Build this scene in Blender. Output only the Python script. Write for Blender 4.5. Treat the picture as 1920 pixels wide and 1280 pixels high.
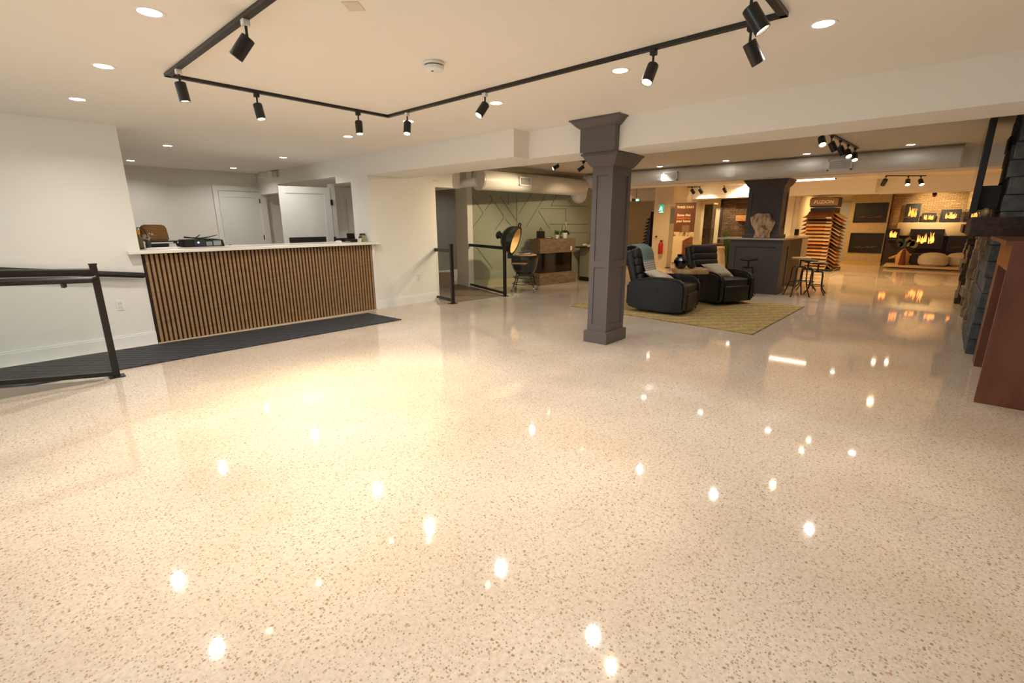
import bpy, bmesh, math, random
from mathutils import Vector, Matrix, Euler, Quaternion
random.seed(7)
R = math.radians
S = bpy.context.scene
COL = S.collection
for o in list(bpy.data.objects): bpy.data.objects.remove(o)

# ------------------------------------------------------------------ camera
cam = bpy.data.cameras.new('camera'); co = bpy.data.objects.new('camera', cam); COL.objects.link(co)
cam.sensor_width = 36; cam.lens = 36 * 881.6 / 1920; cam.clip_start = .05; cam.clip_end = 100
_y, _p, _r = R(41.807), R(14.195), R(-.207)
_f = Vector((math.cos(_y)*math.cos(_p), math.sin(_y)*math.cos(_p), -math.sin(_p)))
_rt = Vector((math.sin(_y), -math.cos(_y), 0)); _up = _rt.cross(_f)
_r2 = math.cos(_r)*_rt + math.sin(_r)*_up; _u2 = -math.sin(_r)*_rt + math.cos(_r)*_up
_m = Matrix((_r2, _u2, -_f)).transposed().to_4x4(); _m.translation = Vector((0, 0, 1.4))
co.matrix_world = _m
S.camera = co

# ------------------------------------------------------------------ world, exposure
S.view_settings.view_transform = 'Standard'; S.view_settings.look = 'None'
S.view_settings.gamma = 1; S.view_settings.exposure = 0.30; S.view_settings.use_curve_mapping = False
w = bpy.data.worlds.new('sky'); S.world = w; w.use_nodes = True
w.node_tree.nodes['Background'].inputs[0].default_value = (.75, .87, 1, 1)
w.node_tree.nodes['Background'].inputs[1].default_value = 1.5
K = 1.0
COOL = (1, .96, .90); WARM = (1, .80, .50)
def lamp(name, kind, loc, energy, color, size=.1, aim=None, blend=.6, angle=100, parent=None, spread=150):
    d = bpy.data.lights.new(name, kind); d.energy = energy * K; d.color = color
    if kind == 'AREA': d.shape = 'DISK'; d.size = size; d.spread = R(spread)
    else: d.shadow_soft_size = size
    if kind == 'SPOT': d.spot_size = R(angle); d.spot_blend = blend
    o = bpy.data.objects.new(name, d); COL.objects.link(o); o.location = loc
    if aim is not None: o.rotation_euler = Vector(aim).to_track_quat('-Z', 'Y').to_euler()
    if parent: o.parent = parent
    return o
# assumed daylight: area light added outside an assumed, unseen window behind the camera
dl = bpy.data.lights.new('assumed_daylight', 'AREA'); dl.shape = 'RECTANGLE'; dl.size = 4.6; dl.size_y = 1.5
dl.energy = 130; dl.color = (.80, .90, 1)
dlo = bpy.data.objects.new('assumed_daylight', dl); COL.objects.link(dlo)
dlo.location = (-4.5, 3.4, 1.55); dlo.rotation_euler = Vector((1, .05, -.12)).to_track_quat('-Z', 'Z').to_euler()

# ------------------------------------------------------------------ materials
def lin(c):
    return tuple((x/12.92 if x <= .04045 else ((x+.055)/1.055)**2.4) for x in c)
def rgb(r, g, b): return lin((r/255, g/255, b/255)) + (1,)
class NT:
    def __init__(s, name):
        s.m = bpy.data.materials.new(name); s.m.use_nodes = True; s.t = s.m.node_tree
        s.b = s.t.nodes['Principled BSDF']
    def n(s, typ, **kw):
        n = s.t.nodes.new('ShaderNode' + typ)
        for k, v in kw.items():
            if isinstance(v, (int, float, str, tuple)) and hasattr(n, k): setattr(n, k, v)
        return n
    def l(s, a, b): s.t.links.new(a, b)
    def coord(s, kind='Object', scale=(1, 1, 1)):
        c = s.n('TexCoord'); m = s.n('Mapping'); m.inputs['Scale'].default_value = scale
        s.l(c.outputs[kind], m.inputs[0]); return m.outputs[0]
    def mix(s, fac, a, b):
        m = s.n('Mix'); m.data_type = 'RGBA'
        for i, x in ((0, fac), (6, a), (7, b)):
            if hasattr(x, 'is_linked'): s.l(x, m.inputs[i])
            else: m.inputs[i].default_value = x
        return m.outputs[2]
    def ramp(s, x, pts):
        r = s.n('ValToRGB'); e = r.color_ramp.elements
        while len(e) < len(pts): e.new(.5)
        for i, (p, c) in enumerate(pts):
            e[i].position = p; e[i].color = c if len(c) == 4 else tuple(c) + (1,)
        s.l(x, r.inputs[0]); return r.outputs[0]
    def math(s, op, a, b=0.0, c=0.0):
        m = s.n('Math'); m.operation = op
        for i, x in enumerate((a, b, c)):
            if hasattr(x, 'is_linked'): s.l(x, m.inputs[i])
            else: m.inputs[i].default_value = x
        return m.outputs[0]
    def noise(s, v, scale, detail=3, rough=.5):
        n = s.n('TexNoise'); n.inputs['Scale'].default_value = scale; n.inputs['Detail'].default_value = detail
        n.inputs['Roughness'].default_value = rough; s.l(v, n.inputs['Vector']); return n.outputs['Fac']
    def bump(s, h, strength=.2, dist=.01):
        b = s.n('Bump'); b.inputs['Strength'].default_value = strength; b.inputs['Distance'].default_value = dist
        s.l(h, b.inputs['Height']); s.l(b.outputs[0], s.b.inputs['Normal'])
def plain(name, c, rough=.5, metal=0, var=.04, nscale=12, bump=0, spec=.5, coat=0):
    t = NT(name); v = t.coord('Object'); f = t.noise(v, nscale)
    dk = tuple(x*(1-var*2.2) for x in c[:3]) + (1,)
    t.l(t.mix(f, dk, tuple(min(1, x*(1+var)) for x in c[:3]) + (1,)), t.b.inputs['Base Color'])
    t.b.inputs['Roughness'].default_value = rough; t.b.inputs['Metallic'].default_value = metal
    t.b.inputs['Specular IOR Level'].default_value = spec
    if coat: t.b.inputs['Coat Weight'].default_value = coat; t.b.inputs['Coat Roughness'].default_value = .08
    if bump: t.bump(t.noise(v, nscale*6), bump, .004)
    return t.m
def emit(name, c, strength):
    t = NT(name); t.b.inputs['Base Color'].default_value = (0, 0, 0, 1)
    t.b.inputs['Emission Color'].default_value = c; t.b.inputs['Emission Strength'].default_value = strength
    return t.m
def wood(name, c1, c2, scale=(2, 18, 18), rough=.5, plank=None, bump=.1, axis='Object'):
    t = NT(name); v = t.coord(axis, scale)
    n = t.n('TexNoise'); n.inputs['Scale'].default_value = 1.6; n.inputs['Detail'].default_value = 6; n.inputs['Distortion'].default_value = .6
    t.l(v, n.inputs['Vector']); f = n.outputs['Fac']
    t.l(t.ramp(f, [(.3, c1), (.7, c2)]), t.b.inputs['Base Color'])
    t.b.inputs['Roughness'].default_value = rough; t.bump(f, bump, .004)
    return t.m
def glass(name, tint=(.965, .985, .975, 1)):
    m = bpy.data.materials.new(name); m.use_nodes = True; t = m.node_tree; t.nodes.remove(t.nodes['Principled BSDF'])
    o = t.nodes['Material Output']; tr = t.nodes.new('ShaderNodeBsdfTransparent'); gl = t.nodes.new('ShaderNodeBsdfGlossy')
    fr = t.nodes.new('ShaderNodeFresnel'); mx = t.nodes.new('ShaderNodeMixShader'); nz = t.nodes.new('ShaderNodeTexNoise'); cr = t.nodes.new('ShaderNodeMix')
    cr.data_type = 'RGBA'; cr.inputs[6].default_value = tint; cr.inputs[7].default_value = tuple(x*.98 for x in tint[:3]) + (1,)
    t.links.new(nz.outputs[0], cr.inputs[0]); t.links.new(cr.outputs[2], tr.inputs[0])
    gl.inputs['Roughness'].default_value = .02; fr.inputs[0].default_value = 1.45
    ge = t.nodes.new('ShaderNodeNewGeometry'); mm = t.nodes.new('ShaderNodeMath'); mm.operation = 'SUBTRACT'; mm.inputs[0].default_value = 1; t.links.new(ge.outputs['Backfacing'], mm.inputs[1])
    m3 = t.nodes.new('ShaderNodeMath'); m3.operation = 'MULTIPLY'; t.links.new(fr.outputs[0], m3.inputs[0]); t.links.new(mm.outputs[0], m3.inputs[1]); t.links.new(m3.outputs[0], mx.inputs[0]); t.links.new(tr.outputs[0], mx.inputs[1]); t.links.new(gl.outputs[0], mx.inputs[2])
    t.links.new(mx.outputs[0], o.inputs[0]); return m

def make_floor():
    t = NT('polished_concrete'); v = t.coord('Object')
    base = t.ramp(t.noise(v, 1.1, 4), [(.35, rgb(200, 183, 165)), (.65, rgb(215, 200, 183))])
    fine = t.noise(v, 55, 5, .7)
    base = t.mix(t.ramp(fine, [(.40, (0, 0, 0)), (.62, (.42, .42, .42))]), base, rgb(160, 143, 124))
    d = t.n('TexNoise'); d.inputs['Scale'].default_value = 40; d.inputs['Detail'].default_value = 2; t.l(v, d.inputs['Vector'])
    vm = t.n('VectorMath'); vm.operation = 'MULTIPLY_ADD'; t.l(d.outputs['Color'], vm.inputs[0])
    vm.inputs[1].default_value = (.012, .012, 0); t.l(v, vm.inputs[2]); vw = vm.outputs[0]
    spec = None; col = base
    for sc, th, pick, dark, lite in ((52, .32, .42, rgb(112, 98, 80), rgb(172, 140, 106)), (95, .36, .55, rgb(126, 112, 92), rgb(156, 138, 112))):
        vo = t.n('TexVoronoi'); vo.inputs['Scale'].default_value = sc; t.l(vw, vo.inputs['Vector'])
        sep = t.n('SeparateColor'); t.l(vo.outputs['Color'], sep.inputs[0])
        inside = t.ramp(vo.outputs['Distance'], [(th*.72, (1, 1, 1)), (th, (0, 0, 0))])
        chosen = t.math('LESS_THAN', sep.outputs[0], pick)
        stone = t.ramp(sep.outputs[1], [(0, dark), (.5, lite), (.82, rgb(150, 144, 132)), (1, rgb(176, 112, 78))])
        col = t.mix(t.math('MULTIPLY', t.math('MULTIPLY', inside, chosen), .80), col, stone)
    t.l(col, t.b.inputs['Base Color'])
    t.l(t.ramp(t.noise(v, 3, 3), [(.3, (.042, .042, .042)), (.7, (.058, .058, .058))]), t.b.inputs['Roughness'])
    t.b.inputs['Specular IOR Level'].default_value = .52
    t.bump(t.noise(v, 7, 2), .03, .004)
    return t.m
FLOOR = make_floor()
WALL = plain('white_wall_paint', rgb(234, 231, 222), .6, var=.008, nscale=2)
CEIL = plain('ceiling_paint', rgb(236, 231, 222), .75, var=.008, nscale=2)
TRIM = plain('white_trim_paint', rgb(236, 235, 231), .35, var=.01)
DOORM = plain('white_door_paint', rgb(226, 226, 222), .4, var=.01)
SAGE = plain('sage_wall_paint', rgb(158, 160, 138), .6, var=.01, nscale=2)
GREYW = plain('blue_grey_wall_paint', rgb(132, 135, 130), .6, var=.01)
BLACK = plain('black_powder_coat', rgb(26, 24, 23), .35, var=.05)
BRONZE = plain('dark_bronze_metal', rgb(40, 35, 31), .35, .3, var=.05)
CHROME = plain('chrome', rgb(200, 200, 200), .15, 1, var=.02)
GREYCOL = plain('charcoal_column_paint', rgb(94, 86, 85), .5, var=.03, nscale=5)
ISLAND = plain('charcoal_island_paint', rgb(72, 66, 64), .5, var=.03)
LEATH = plain('black_leather', rgb(22, 22, 23), .42, var=.12, nscale=25, bump=.25)
DUCT = plain('painted_duct_metal', rgb(226, 222, 214), .5, .05, var=.02)
WHITEP = plain('white_plastic', rgb(232, 230, 226), .4, var=.01)
BLKP = plain('black_plastic', rgb(22, 22, 24), .4, var=.05)
BLKGL = plain('black_glossy_glaze', rgb(8, 8, 10), .06, var=.05, coat=1)
GLASS = glass('clear_glass'); SCRGL = plain('dark_glass', rgb(14, 13, 12), .06, var=.05)
QUARTZ = plain('white_quartz', rgb(240, 234, 222), .25, var=.02, nscale=20)
SLAT = wood('oak_slat_wood', rgb(140, 106, 70), rgb(168, 132, 92), (3, 3, 30), .55)
SLATBK = plain('dark_slat_backing', rgb(48, 26, 12), .8, var=.1)
COOLE = emit('cool_led', (1, .95, .88, 1), 22); WARME = emit('warm_led', (1, .80, .52, 1), 26); FARE = emit('far_cool_led', (1, .93, .85, 1), 14)

# ------------------------------------------------------------------ mesh helpers
class MB:
    def __init__(s): s.b = bmesh.new()
    def _add(s, bm2, mat=None):
        if mat is not None: bmesh.ops.transform(bm2, matrix=mat, verts=bm2.verts)
        me = bpy.data.meshes.new('t'); bm2.to_mesh(me); bm2.free(); s.b.from_mesh(me); bpy.data.meshes.remove(me); return s
    def box(s, x0, x1, y0, y1, z0, z1, bev=0, seg=2, mat=None):
        b = bmesh.new(); bmesh.ops.create_cube(b, size=1)
        for v in b.verts: v.co = Vector(((x0+x1)/2 + v.co.x*(x1-x0), (y0+y1)/2 + v.co.y*(y1-y0), (z0+z1)/2 + v.co.z*(z1-z0)))
        if bev: bmesh.ops.bevel(b, geom=b.edges[:], offset=bev, segments=seg, affect='EDGES', profile=.5)
        return s._add(b, mat)
    def cyl(s, p0, p1, r, r2=None, n=20, cap=True, mat=None):
        p0, p1 = Vector(p0), Vector(p1); d = p1-p0; b = bmesh.new()
        bmesh.ops.create_cone(b, cap_ends=cap, segments=n, radius1=r, radius2=r if r2 is None else r2, depth=d.length)
        m = Matrix.Translation((p0+p1)/2) @ d.to_track_quat('Z', 'Y').to_matrix().to_4x4()
        bmesh.ops.transform(b, matrix=m, verts=b.verts); return s._add(b, mat)
    def sph(s, c, r, sc=(1, 1, 1), n=20, mat=None):
        b = bmesh.new(); bmesh.ops.create_uvsphere(b, u_segments=n, v_segments=n//2+2, radius=r)
        for v in b.verts: v.co = Vector((c[0]+v.co.x*sc[0], c[1]+v.co.y*sc[1], c[2]+v.co.z*sc[2]))
        return s._add(b, mat)
    def lathe(s, prof, c=(0, 0, 0), n=28, mat=None):
        b = bmesh.new(); rings = []
        for r, z in prof:
            rings.append([b.verts.new((c[0]+r*math.cos(2*math.pi*i/n), c[1]+r*math.sin(2*math.pi*i/n), c[2]+z)) for i in range(n)] if r > 1e-5 else [b.verts.new((c[0], c[1], c[2]+z))])
        for A, B in zip(rings, rings[1:]):
            for i in range(n):
                j = (i+1) % n
                if len(A) == 1 and len(B) == 1: continue
                if len(A) == 1: b.faces.new((A[0], B[i], B[j]))
                elif len(B) == 1: b.faces.new((A[i], A[j], B[0]))
                else: b.faces.new((A[i], A[j], B[j], B[i]))
        bmesh.ops.recalc_face_normals(b, faces=b.faces); return s._add(b, mat)
    def prism(s, poly, lo, hi, axis='z', bev=0, mat=None):
        b = bmesh.new()
        def P(a, c, h): return {'z': (a, c, h), 'y': (a, h, c), 'x': (h, a, c)}[axis]
        A = [b.verts.new(P(a, c, lo)) for a, c in poly]; B = [b.verts.new(P(a, c, hi)) for a, c in poly]
        n = len(poly); b.faces.new(A); b.faces.new(B[::-1])
        for i in range(n): b.faces.new((A[i], B[i], B[(i+1) % n], A[(i+1) % n]))
        bmesh.ops.recalc_face_normals(b, faces=b.faces)
        if bev: bmesh.ops.bevel(b, geom=b.edges[:], offset=bev, segments=2, affect='EDGES')
        return s._add(b, mat)
    def tube(s, pts, r, n=8, closed=False, mat=None):
        pts = [Vector(p) for p in pts]; b = bmesh.new(); rings = []; N = len(pts); prev = None
        for i, p in enumerate(pts):
            a = pts[(i-1) % N] if (closed or i > 0) else p; c = pts[(i+1) % N] if (closed or i < N-1) else p
            t = (c-a).normalized()
            if prev is None: u = t.orthogonal().normalized()
            else: u = (prev - t*prev.dot(t)).normalized()
            prev = u; v = t.cross(u); rr = r[i] if isinstance(r, (list, tuple)) else r
            rings.append([b.verts.new(p + u*rr*math.cos(2*math.pi*k/n) + v*rr*math.sin(2*math.pi*k/n)) for k in range(n)])
        for i in range(N if closed else N-1):
            A, B = rings[i], rings[(i+1) % N]
            for k in range(n): b.faces.new((A[k], A[(k+1) % n], B[(k+1) % n], B[k]))
        if not closed: b.faces.new(rings[0][::-1]); b.faces.new(rings[-1])
        bmesh.ops.recalc_face_normals(b, faces=b.faces); return s._add(b, mat)
    def sheet(s, rows, th=.012, mat=None):
        # a thin cloth from a grid of points, given thickness
        b = bmesh.new(); g = [[b.verts.new(p) for p in row] for row in rows]
        for i in range(len(g)-1):
            for j in range(len(g[0])-1): b.faces.new((g[i][j], g[i+1][j], g[i+1][j+1], g[i][j+1]))
        bmesh.ops.recalc_face_normals(b, faces=b.faces)
        bmesh.ops.solidify(b, geom=b.faces[:], thickness=th); return s._add(b, mat)
    def build(s, name, mat, parent=None, smooth=False, subsurf=0, loc=None, rz=None):
        me = bpy.data.meshes.new(name); s.b.to_mesh(me); s.b.free()
        if smooth:
            for p in me.polygons: p.use_smooth = True
            me.set_sharp_from_angle(angle=R(35 if smooth is True else smooth))
        me.materials.append(mat); o = bpy.data.objects.new(name, me); COL.objects.link(o)
        if parent: o.parent = parent
        if loc: o.location = loc
        if rz: o.rotation_euler.z = rz
        if subsurf: md = o.modifiers.new('s', 'SUBSURF'); md.levels = md.render_levels = subsurf
        return o
def thing(name, label, cat, loc=(0, 0, 0), rz=0, group=None):
    o = bpy.data.objects.new(name, None); COL.objects.link(o); o.location = loc; o.rotation_euler.z = rz
    o.empty_display_size = .1; o['label'] = label; o['category'] = cat; o['kind'] = 'thing'
    if group: o['group'] = group
    return o
def tag(o, label, cat, group=None):
    o['label'] = label; o['category'] = cat; o['kind'] = 'thing'
    if group: o['group'] = group
    return o
def struct(o): o['kind'] = 'structure'; return o
def dup(root, loc=None, rz=None, label=None, group=None):
    def cp(o, par):
        c = o.copy(); COL.objects.link(c)
        if par: c.parent = par
        for ch in o.children: cp(ch, c)
        return c
    r = cp(root, None)
    if loc: r.location = loc
    if rz is not None: r.rotation_euler.z = rz
    if label: r['label'] = label
    if group: r['group'] = group
    return r
FONT = None
def text(name, s, size, mat, parent, loc, rot, depth=.002, shear=0, bold=0, space=1):
    cu = bpy.data.curves.new(name, 'FONT'); cu.body = s; cu.size = size; cu.extrude = depth; cu.align_x = 'CENTER'; cu.align_y = 'CENTER'
    cu.shear = shear; cu.offset = bold; cu.space_character = space
    tmp = bpy.data.objects.new('tmp', cu); COL.objects.link(tmp)
    me = bpy.data.meshes.new_from_object(tmp.evaluated_get(bpy.context.evaluated_depsgraph_get()))
    bpy.data.objects.remove(tmp); me.name = name; me.materials.clear(); me.materials.append(mat)
    o = bpy.data.objects.new(name, me); COL.objects.link(o); o.parent = parent; o.location = loc; o.rotation_euler = rot
    return o

# ================================================================== THE SETTING
ZC = 2.43; ZB = 2.49
struct(MB().box(-4.2, 24, -3.2, 13, -.12, 0).build('floor', FLOOR))
struct(MB().box(-4.2, 4.8, -3.2, 13, ZC, ZC+.3).build('ceiling', CEIL))
CEILB = plain('back_ceiling_paint', rgb(222, 212, 194), .75, var=.008, nscale=2)
struct(MB().box(4.8, 24, -3.2, 13, ZB, ZB+.24).build('ceiling_back_room', CEILB))
# left wall flush with the reception counter
struct(MB().box(-4.2, 1.255, 6.87, 6.99, 0, ZC).build('wall_left', WALL))
# baseboard profile
def baseb(name, x0, x1, y, side=-1, h=.15):
    m = MB().box(x0, x1, y+side*.014, y, 0, h-.02).box(x0, x1, y+side*.009, y, h-.022, h)
    return struct(m.build(name, TRIM))
baseb('baseboard_left', -4.05, 1.255, 6.87)
struct(MB().box(4.41, 5.6, 6.87, 6.99, 0, 2.129).build('wall_beside_counter', WALL))
baseb('baseboard_beside_counter', 4.32, 5.6, 6.87)
# wall behind the camera with an opening for the assumed window, wall on the right
struct(MB().box(-4.2, -4.05, -3.2, .9, 0, ZC).box(-4.2, -4.05, 5.9, 13, 0, ZC).box(-4.2, -4.05, .9, 5.9, 0, .6).box(-4.2, -4.05, .9, 5.9, 2.25, ZC).build('wall_front', WALL))
wf = struct(MB().box(-4.18, -4.1, .9, 5.9, .6, .66).box(-4.18, -4.1, .9, 5.9, 2.19, 2.25).box(-4.18, -4.1, .9, .96, .6, 2.25).box(-4.18, -4.1, 5.84, 5.9, .6, 2.25).box(-4.18, -4.1, 2.5, 2.56, .6, 2.25).box(-4.18, -4.1, 4.2, 4.26, .6, 2.25).build('assumed_window_1', TRIM))  # unseen window, assumed and added to let in the daylight lamp
MB().box(-4.15, -4.142, .95, 5.85, .65, 2.2).build('assumed_window_pane', GLASS, wf)
struct(MB().box(-4.2, 4.4, -2.6, -2.5, 0, ZC).box(4.3, 4.4, -2.6, -1.15, 0, ZC).box(4.3, 24, -1.3, -1.15, 0, ZB).build('wall_right', WALL))
# office behind the counter
struct(MB().box(-1.1, 5.75, 11.2, 11.32, 0, ZC).build('wall_office_back', WALL))
struct(MB().box(-1.1, -1, 6.99, 11.2, 0, ZC).build('wall_office_left', WALL))
struct(MB().prism([(6.87, 0), (7.37, 0), (7.37, 2.054), (7.85, 2.054), (7.85, 2.165), (10.15, 2.165), (10.15, 2.0), (11.1, 2.0), (11.1, 0), (11.2, 0), (11.2, ZC), (6.87, ZC)], 4.29, 4.41, 'x').build('wall_office_right', WALL))
struct(MB().box(5.62, 5.75, 7.0, 11.2, 0, 2.169).build('wall_corridor', WALL))
# soffits and beams
struct(MB().box(4.29, 5.05, 3.8, 6.87, 2.13, ZC).box(4.41, 5.05, 6.87, 7.1, 2.13, ZC).box(5.05, 5.75, 6.87, 7.1, 2.129, ZC).box(4.41, 5.75, 7.1, 11.2, 2.17, ZC).build('beam_soffit', CEIL))
struct(MB().box(4.56, 5.12, -1.15, 3.8, 2.13, ZB).build('beam_front', CEIL))
struct(MB().box(4.81, 5.05, 3.8, 6.87, ZC, ZB).build('trim_1', CEIL))
struct(MB().box(10.3, 10.95, -1.15, 8, 2.19, ZB).build('beam_middle', CEIL))
WARMW = plain('far_wall_paint', rgb(226, 212, 182), .6, var=.01, nscale=2)
struct(MB().box(16.0, 16.9, 1.5, 10, 2.13, ZB).build('beam_back', CEIL))
struct(MB().box(16.45, 17.2, -1.15, 1.5, 2.13, ZB).build('beam_back_right', CEIL))
# white walls round the side doorway and the sage feature wall
struct(MB().box(5.751, 6.35, 6.99, 7.12, 2.03, ZB).box(5.6, 5.751, 6.99, 7.12, 2.03, 2.128).box(6.23, 6.35, 7.12, 8.3, 2.03, ZB).build('wall_over_ramp', WALL))
SA = R(-20); sx0, sy0 = 7.33, 7.70
def SW(u, d=0): return (sx0 + u*math.cos(SA) - d*math.sin(SA)*-1*-1, sy0 + u*math.sin(SA) + d*math.cos(SA))
sw = MB().box(0, 3.5, 0, .12, 0, ZB).build('wall_sage', SAGE, loc=(sx0, sy0, 0), rz=SA); struct(sw)
# thin battens forming the geometric pattern (local u along the wall, z up)
segs = [(-0.04, 2.01, 0.26, 1.6), (0.48, 1.87, 0.3, 1.65), (0.26, 1.6, -0.09, 1.19), (0.43, 1.99, 0.49, 1.88), (0.54, 1.84, 0.77, 1.53), (0.68, 1.96, 1.11, 1.42), (0.77, 1.51, 0.55, 1.24), (0.81, 1.48, 0.94, 1.34), (0.88, 2.0, 0.89, 1.79), (1.1, 2.01, 1.11, 1.13), (1.49, 2.05, 1.16, 1.6), (1.88, 2.04, 1.35, 1.3), (2.17, 2.02, 2.02, 1.77), (1.68, 1.66, 1.91, 1.36), (1.72, 1.71, 2.48, 1.71), (2.44, 1.71, 2.45, 1.44), (1.99, 1.36, 3.13, 1.35), (1.91, 1.36, 2.01, 1.25), (2.41, 1.16, 3.14, 1.15), (2.02, 1.78, 3.11, 1.78), (-0.09, 1.16, -0.04, 1.0), (0.05, 0.91, 0.47, 0.39)] + [(2.62, .72, 3.4, .72)]
m = MB()
for a, b, c, d in segs:
    L = math.hypot(c-a, d-b); ang = math.atan2(d-b, c-a)
    m.box(0, L, -.007, 0, -.006, .006, mat=Matrix.Translation((a, 0, b)) @ Matrix.Rotation(-ang, 4, 'Y'))
m.build('wall_batten', plain('sage_batten_paint', rgb(112, 114, 96), .6), sw)
struct(MB().box(0, 3.5, -.014, 0, 0, .14).build('baseboard_sage', plain('sage_baseboard_paint', rgb(186, 180, 150), .5), loc=(sx0, sy0, 0), rz=SA))
# white pier left of the sage wall (turned with it)
struct(MB().box(-.02, .1, -.06, .62, 0, ZB).build('wall_pier', WALL, loc=(7.25, 7.78, 0), rz=SA))
struct(MB().box(-.035, -.02, -.06, .62, 0, .14).box(-.035, .02, -.075, -.06, 0, .14).build('baseboard_pier', TRIM, loc=(7.25, 7.78, 0), rz=SA))
struct(MB().box(5.75, 10.4, 9.9, 10.0, 0, ZB).build('wall_side_room', GREYW))
baseb('baseboard_side_room', 5.75, 9, 9.9)
VINYL = wood('grey_brown_plank_vinyl', rgb(112, 98, 84), rgb(140, 124, 106), (3, 14, 3), .4)
struct(MB().prism([(5.6, 6.36), (6.76, 6.24), (7.26, 7.75), (7.5, 9.9), (5.76, 9.9), (5.62, 6.99)], 0, .006).build('floor_ramp', VINYL))
# far walls
struct(MB().box(20, 20.15, -1.3, 3.4, 0, ZB).build('wall_back', WARMW))
struct(MB().box(16.95, 20, 3.4, 3.52, 0, ZB).box(16.9, 17.02, 3.52, 4.3, 0, ZB).build('wall_back_return', WARMW))
struct(MB().box(16.9, 17.02, 4.3, 6.9, 0, ZB).build('wall_back_middle', WARMW))
struct(MB().box(14.5, 17.5, 6.32, 6.92, 0, ZB).build('wall_back_left', WARMW))
struct(MB().box(17.5, 17.62, 6.92, 11.3, 0, ZB).box(10.0, 17.6, 11.2, 11.32, 0, ZB).build('wall_hallway', WARMW))

# ---- doors
def panel_door(name, parent, W, H, mat=DOORM, th=.04):
    fr = .115; m = MB().box(0, W, 0, th, 0, H-0)
    o = MB().box(0, fr, 0, th, 0, H).box(W-fr, W, 0, th, 0, H).box(fr, W-fr, 0, th, H-fr, H).box(fr, W-fr, 0, th, 0, .22).box(fr, W-fr, .012, th-.012, .22, H-fr).build(name, mat, parent)
    return o
d1 = thing('door_1', '', 'door', (3.50, 11.198, 0)); del d1['label']; del d1['category']; struct(d1)
lf = panel_door('door_leaf', d1, .80, 2.05); lf.location = (0, -.045, 0)
MB().box(-.09, -.0, -.025, 0, 0, 2.16).box(0, .79, -.025, 0, 2.06, 2.16).build('door_casing', TRIM, d1)
MB().cyl((.06, -.045, .95), (.06, -.09, .95), .012).sph((.06, -.105, .95), .03).build('door_knob', BLACK, d1, True)
m = MB()
for z in (.25, 1.05, 1.82): m.box(.775, .80, -.062, -.04, z, z+.10)
m.build('door_hinge', BLACK, d1)
d2 = thing('door_2', '', 'door', (4.53, 8.555, 0), math.atan2(.145, -.867)); del d2['label']; del d2['category']; struct(d2)
lf = panel_door('door_leaf', d2, .88, 2.03)
m = MB()
for z in (.25, 1.05, 1.72): m.box(-.03, .01, -.01, .05, z, z+.10)
m.build('door_hinge', BLACK, d2)
MB().cyl((.82, .04, .95), (.82, .09, .95), .012).sph((.82, .10, .95), .03).build('door_knob', BLACK, d2, True)
MB().box(4.55, 4.62, 8.52, 8.66, 0, 2.1).build('door_jamb', TRIM); struct(bpy.data.objects['door_jamb']); bpy.data.objects['door_jamb'].name = 'trim_2'
d3 = thing('door_3', '', 'door', (5.60, 9.95, 0), R(-90)); del d3['label']; del d3['category']; struct(d3)
lf = panel_door('door_leaf', d3, .84, 2.03); lf.location = (0, -.03, 0)
MB().box(-.1, 0, -.02, .02, 0, 2.13).box(.84, .94, -.02, .02, 0, 2.13).box(0, .84, -.02, .02, 2.03, 2.13).build('door_casing', TRIM, d3)

# ================================================================== RECEPTION COUNTER
rc = thing('reception_counter', 'long reception counter with vertical oak slat front and white quartz top', 'reception counter', (2.79, 6.87, 0))
m = MB(); x = 1.285
while x < 4.245:
    m.box(x-2.79, x+.028-2.79, -.030, -.006, .012, 1.06, bev=.003, seg=1); x += .0482
m.build('slat_front', SLAT, rc)
MB().box(1.262-2.79, 4.285-2.79, -.008, .02, .004, 1.06).build('backing_panel', SLATBK, rc)
MB().box(1.262-2.79, 4.285-2.79, .02, .55, 0, 1.06).build('body', plain('cabinet_white', rgb(210, 206, 198), .5), rc)
MB().box(1.13-2.79, 4.285-2.79, -.11, -.002, 1.065, 1.105, bev=.006).box(1.262-2.79, 4.285-2.79, -.05, .62, 1.065, 1.105, bev=.006).box(4.285-2.79, 4.40-2.79, -.11, -.002, 1.065, 1.105, bev=.006).build('countertop', QUARTZ, rc)
MB().box(4.262-2.79, 4.31-2.79, -.034, -.001, 0, 1.06).build('end_trim', TRIM, rc)
MB().box(1.262-2.79, 4.285-2.79, -.036, -.03, 0, .012).build('toe_strip', plain('beige_toe_strip', rgb(190, 172, 140), .5), rc)
# black ribbed runner mat
t = NT('ribbed_rubber'); v = t.coord('Object'); wv = t.n('TexWave'); wv.inputs['Scale'].default_value = 5; wv.bands_direction = 'DIAGONAL'; t.l(v, wv.inputs[0])
ch = t.n('TexChecker'); ch.inputs['Scale'].default_value = 9; t.l(v, ch.inputs[0])
t.l(t.mix(wv.outputs['Fac'], t.mix(ch.outputs['Fac'], rgb(20, 21, 24), rgb(42, 43, 48)), rgb(58, 59, 64)), t.b.inputs['Base Color']); t.b.inputs['Roughness'].default_value = .7; t.bump(wv.outputs['Fac'], .6, .006)
MAT = t.m
mt = MB().prism([(-1.6, 6.8), (-1.6, 5.9), (.75, 5.84), (4.02, 5.80), (3.98, 6.64), (.9, 6.78)], .001, .012).build('floor_mat', MAT)
tag(mt, 'long black ribbed runner mat in front of the slatted counter', 'mat')

# ---- things on the counter
CT = 1.105
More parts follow.
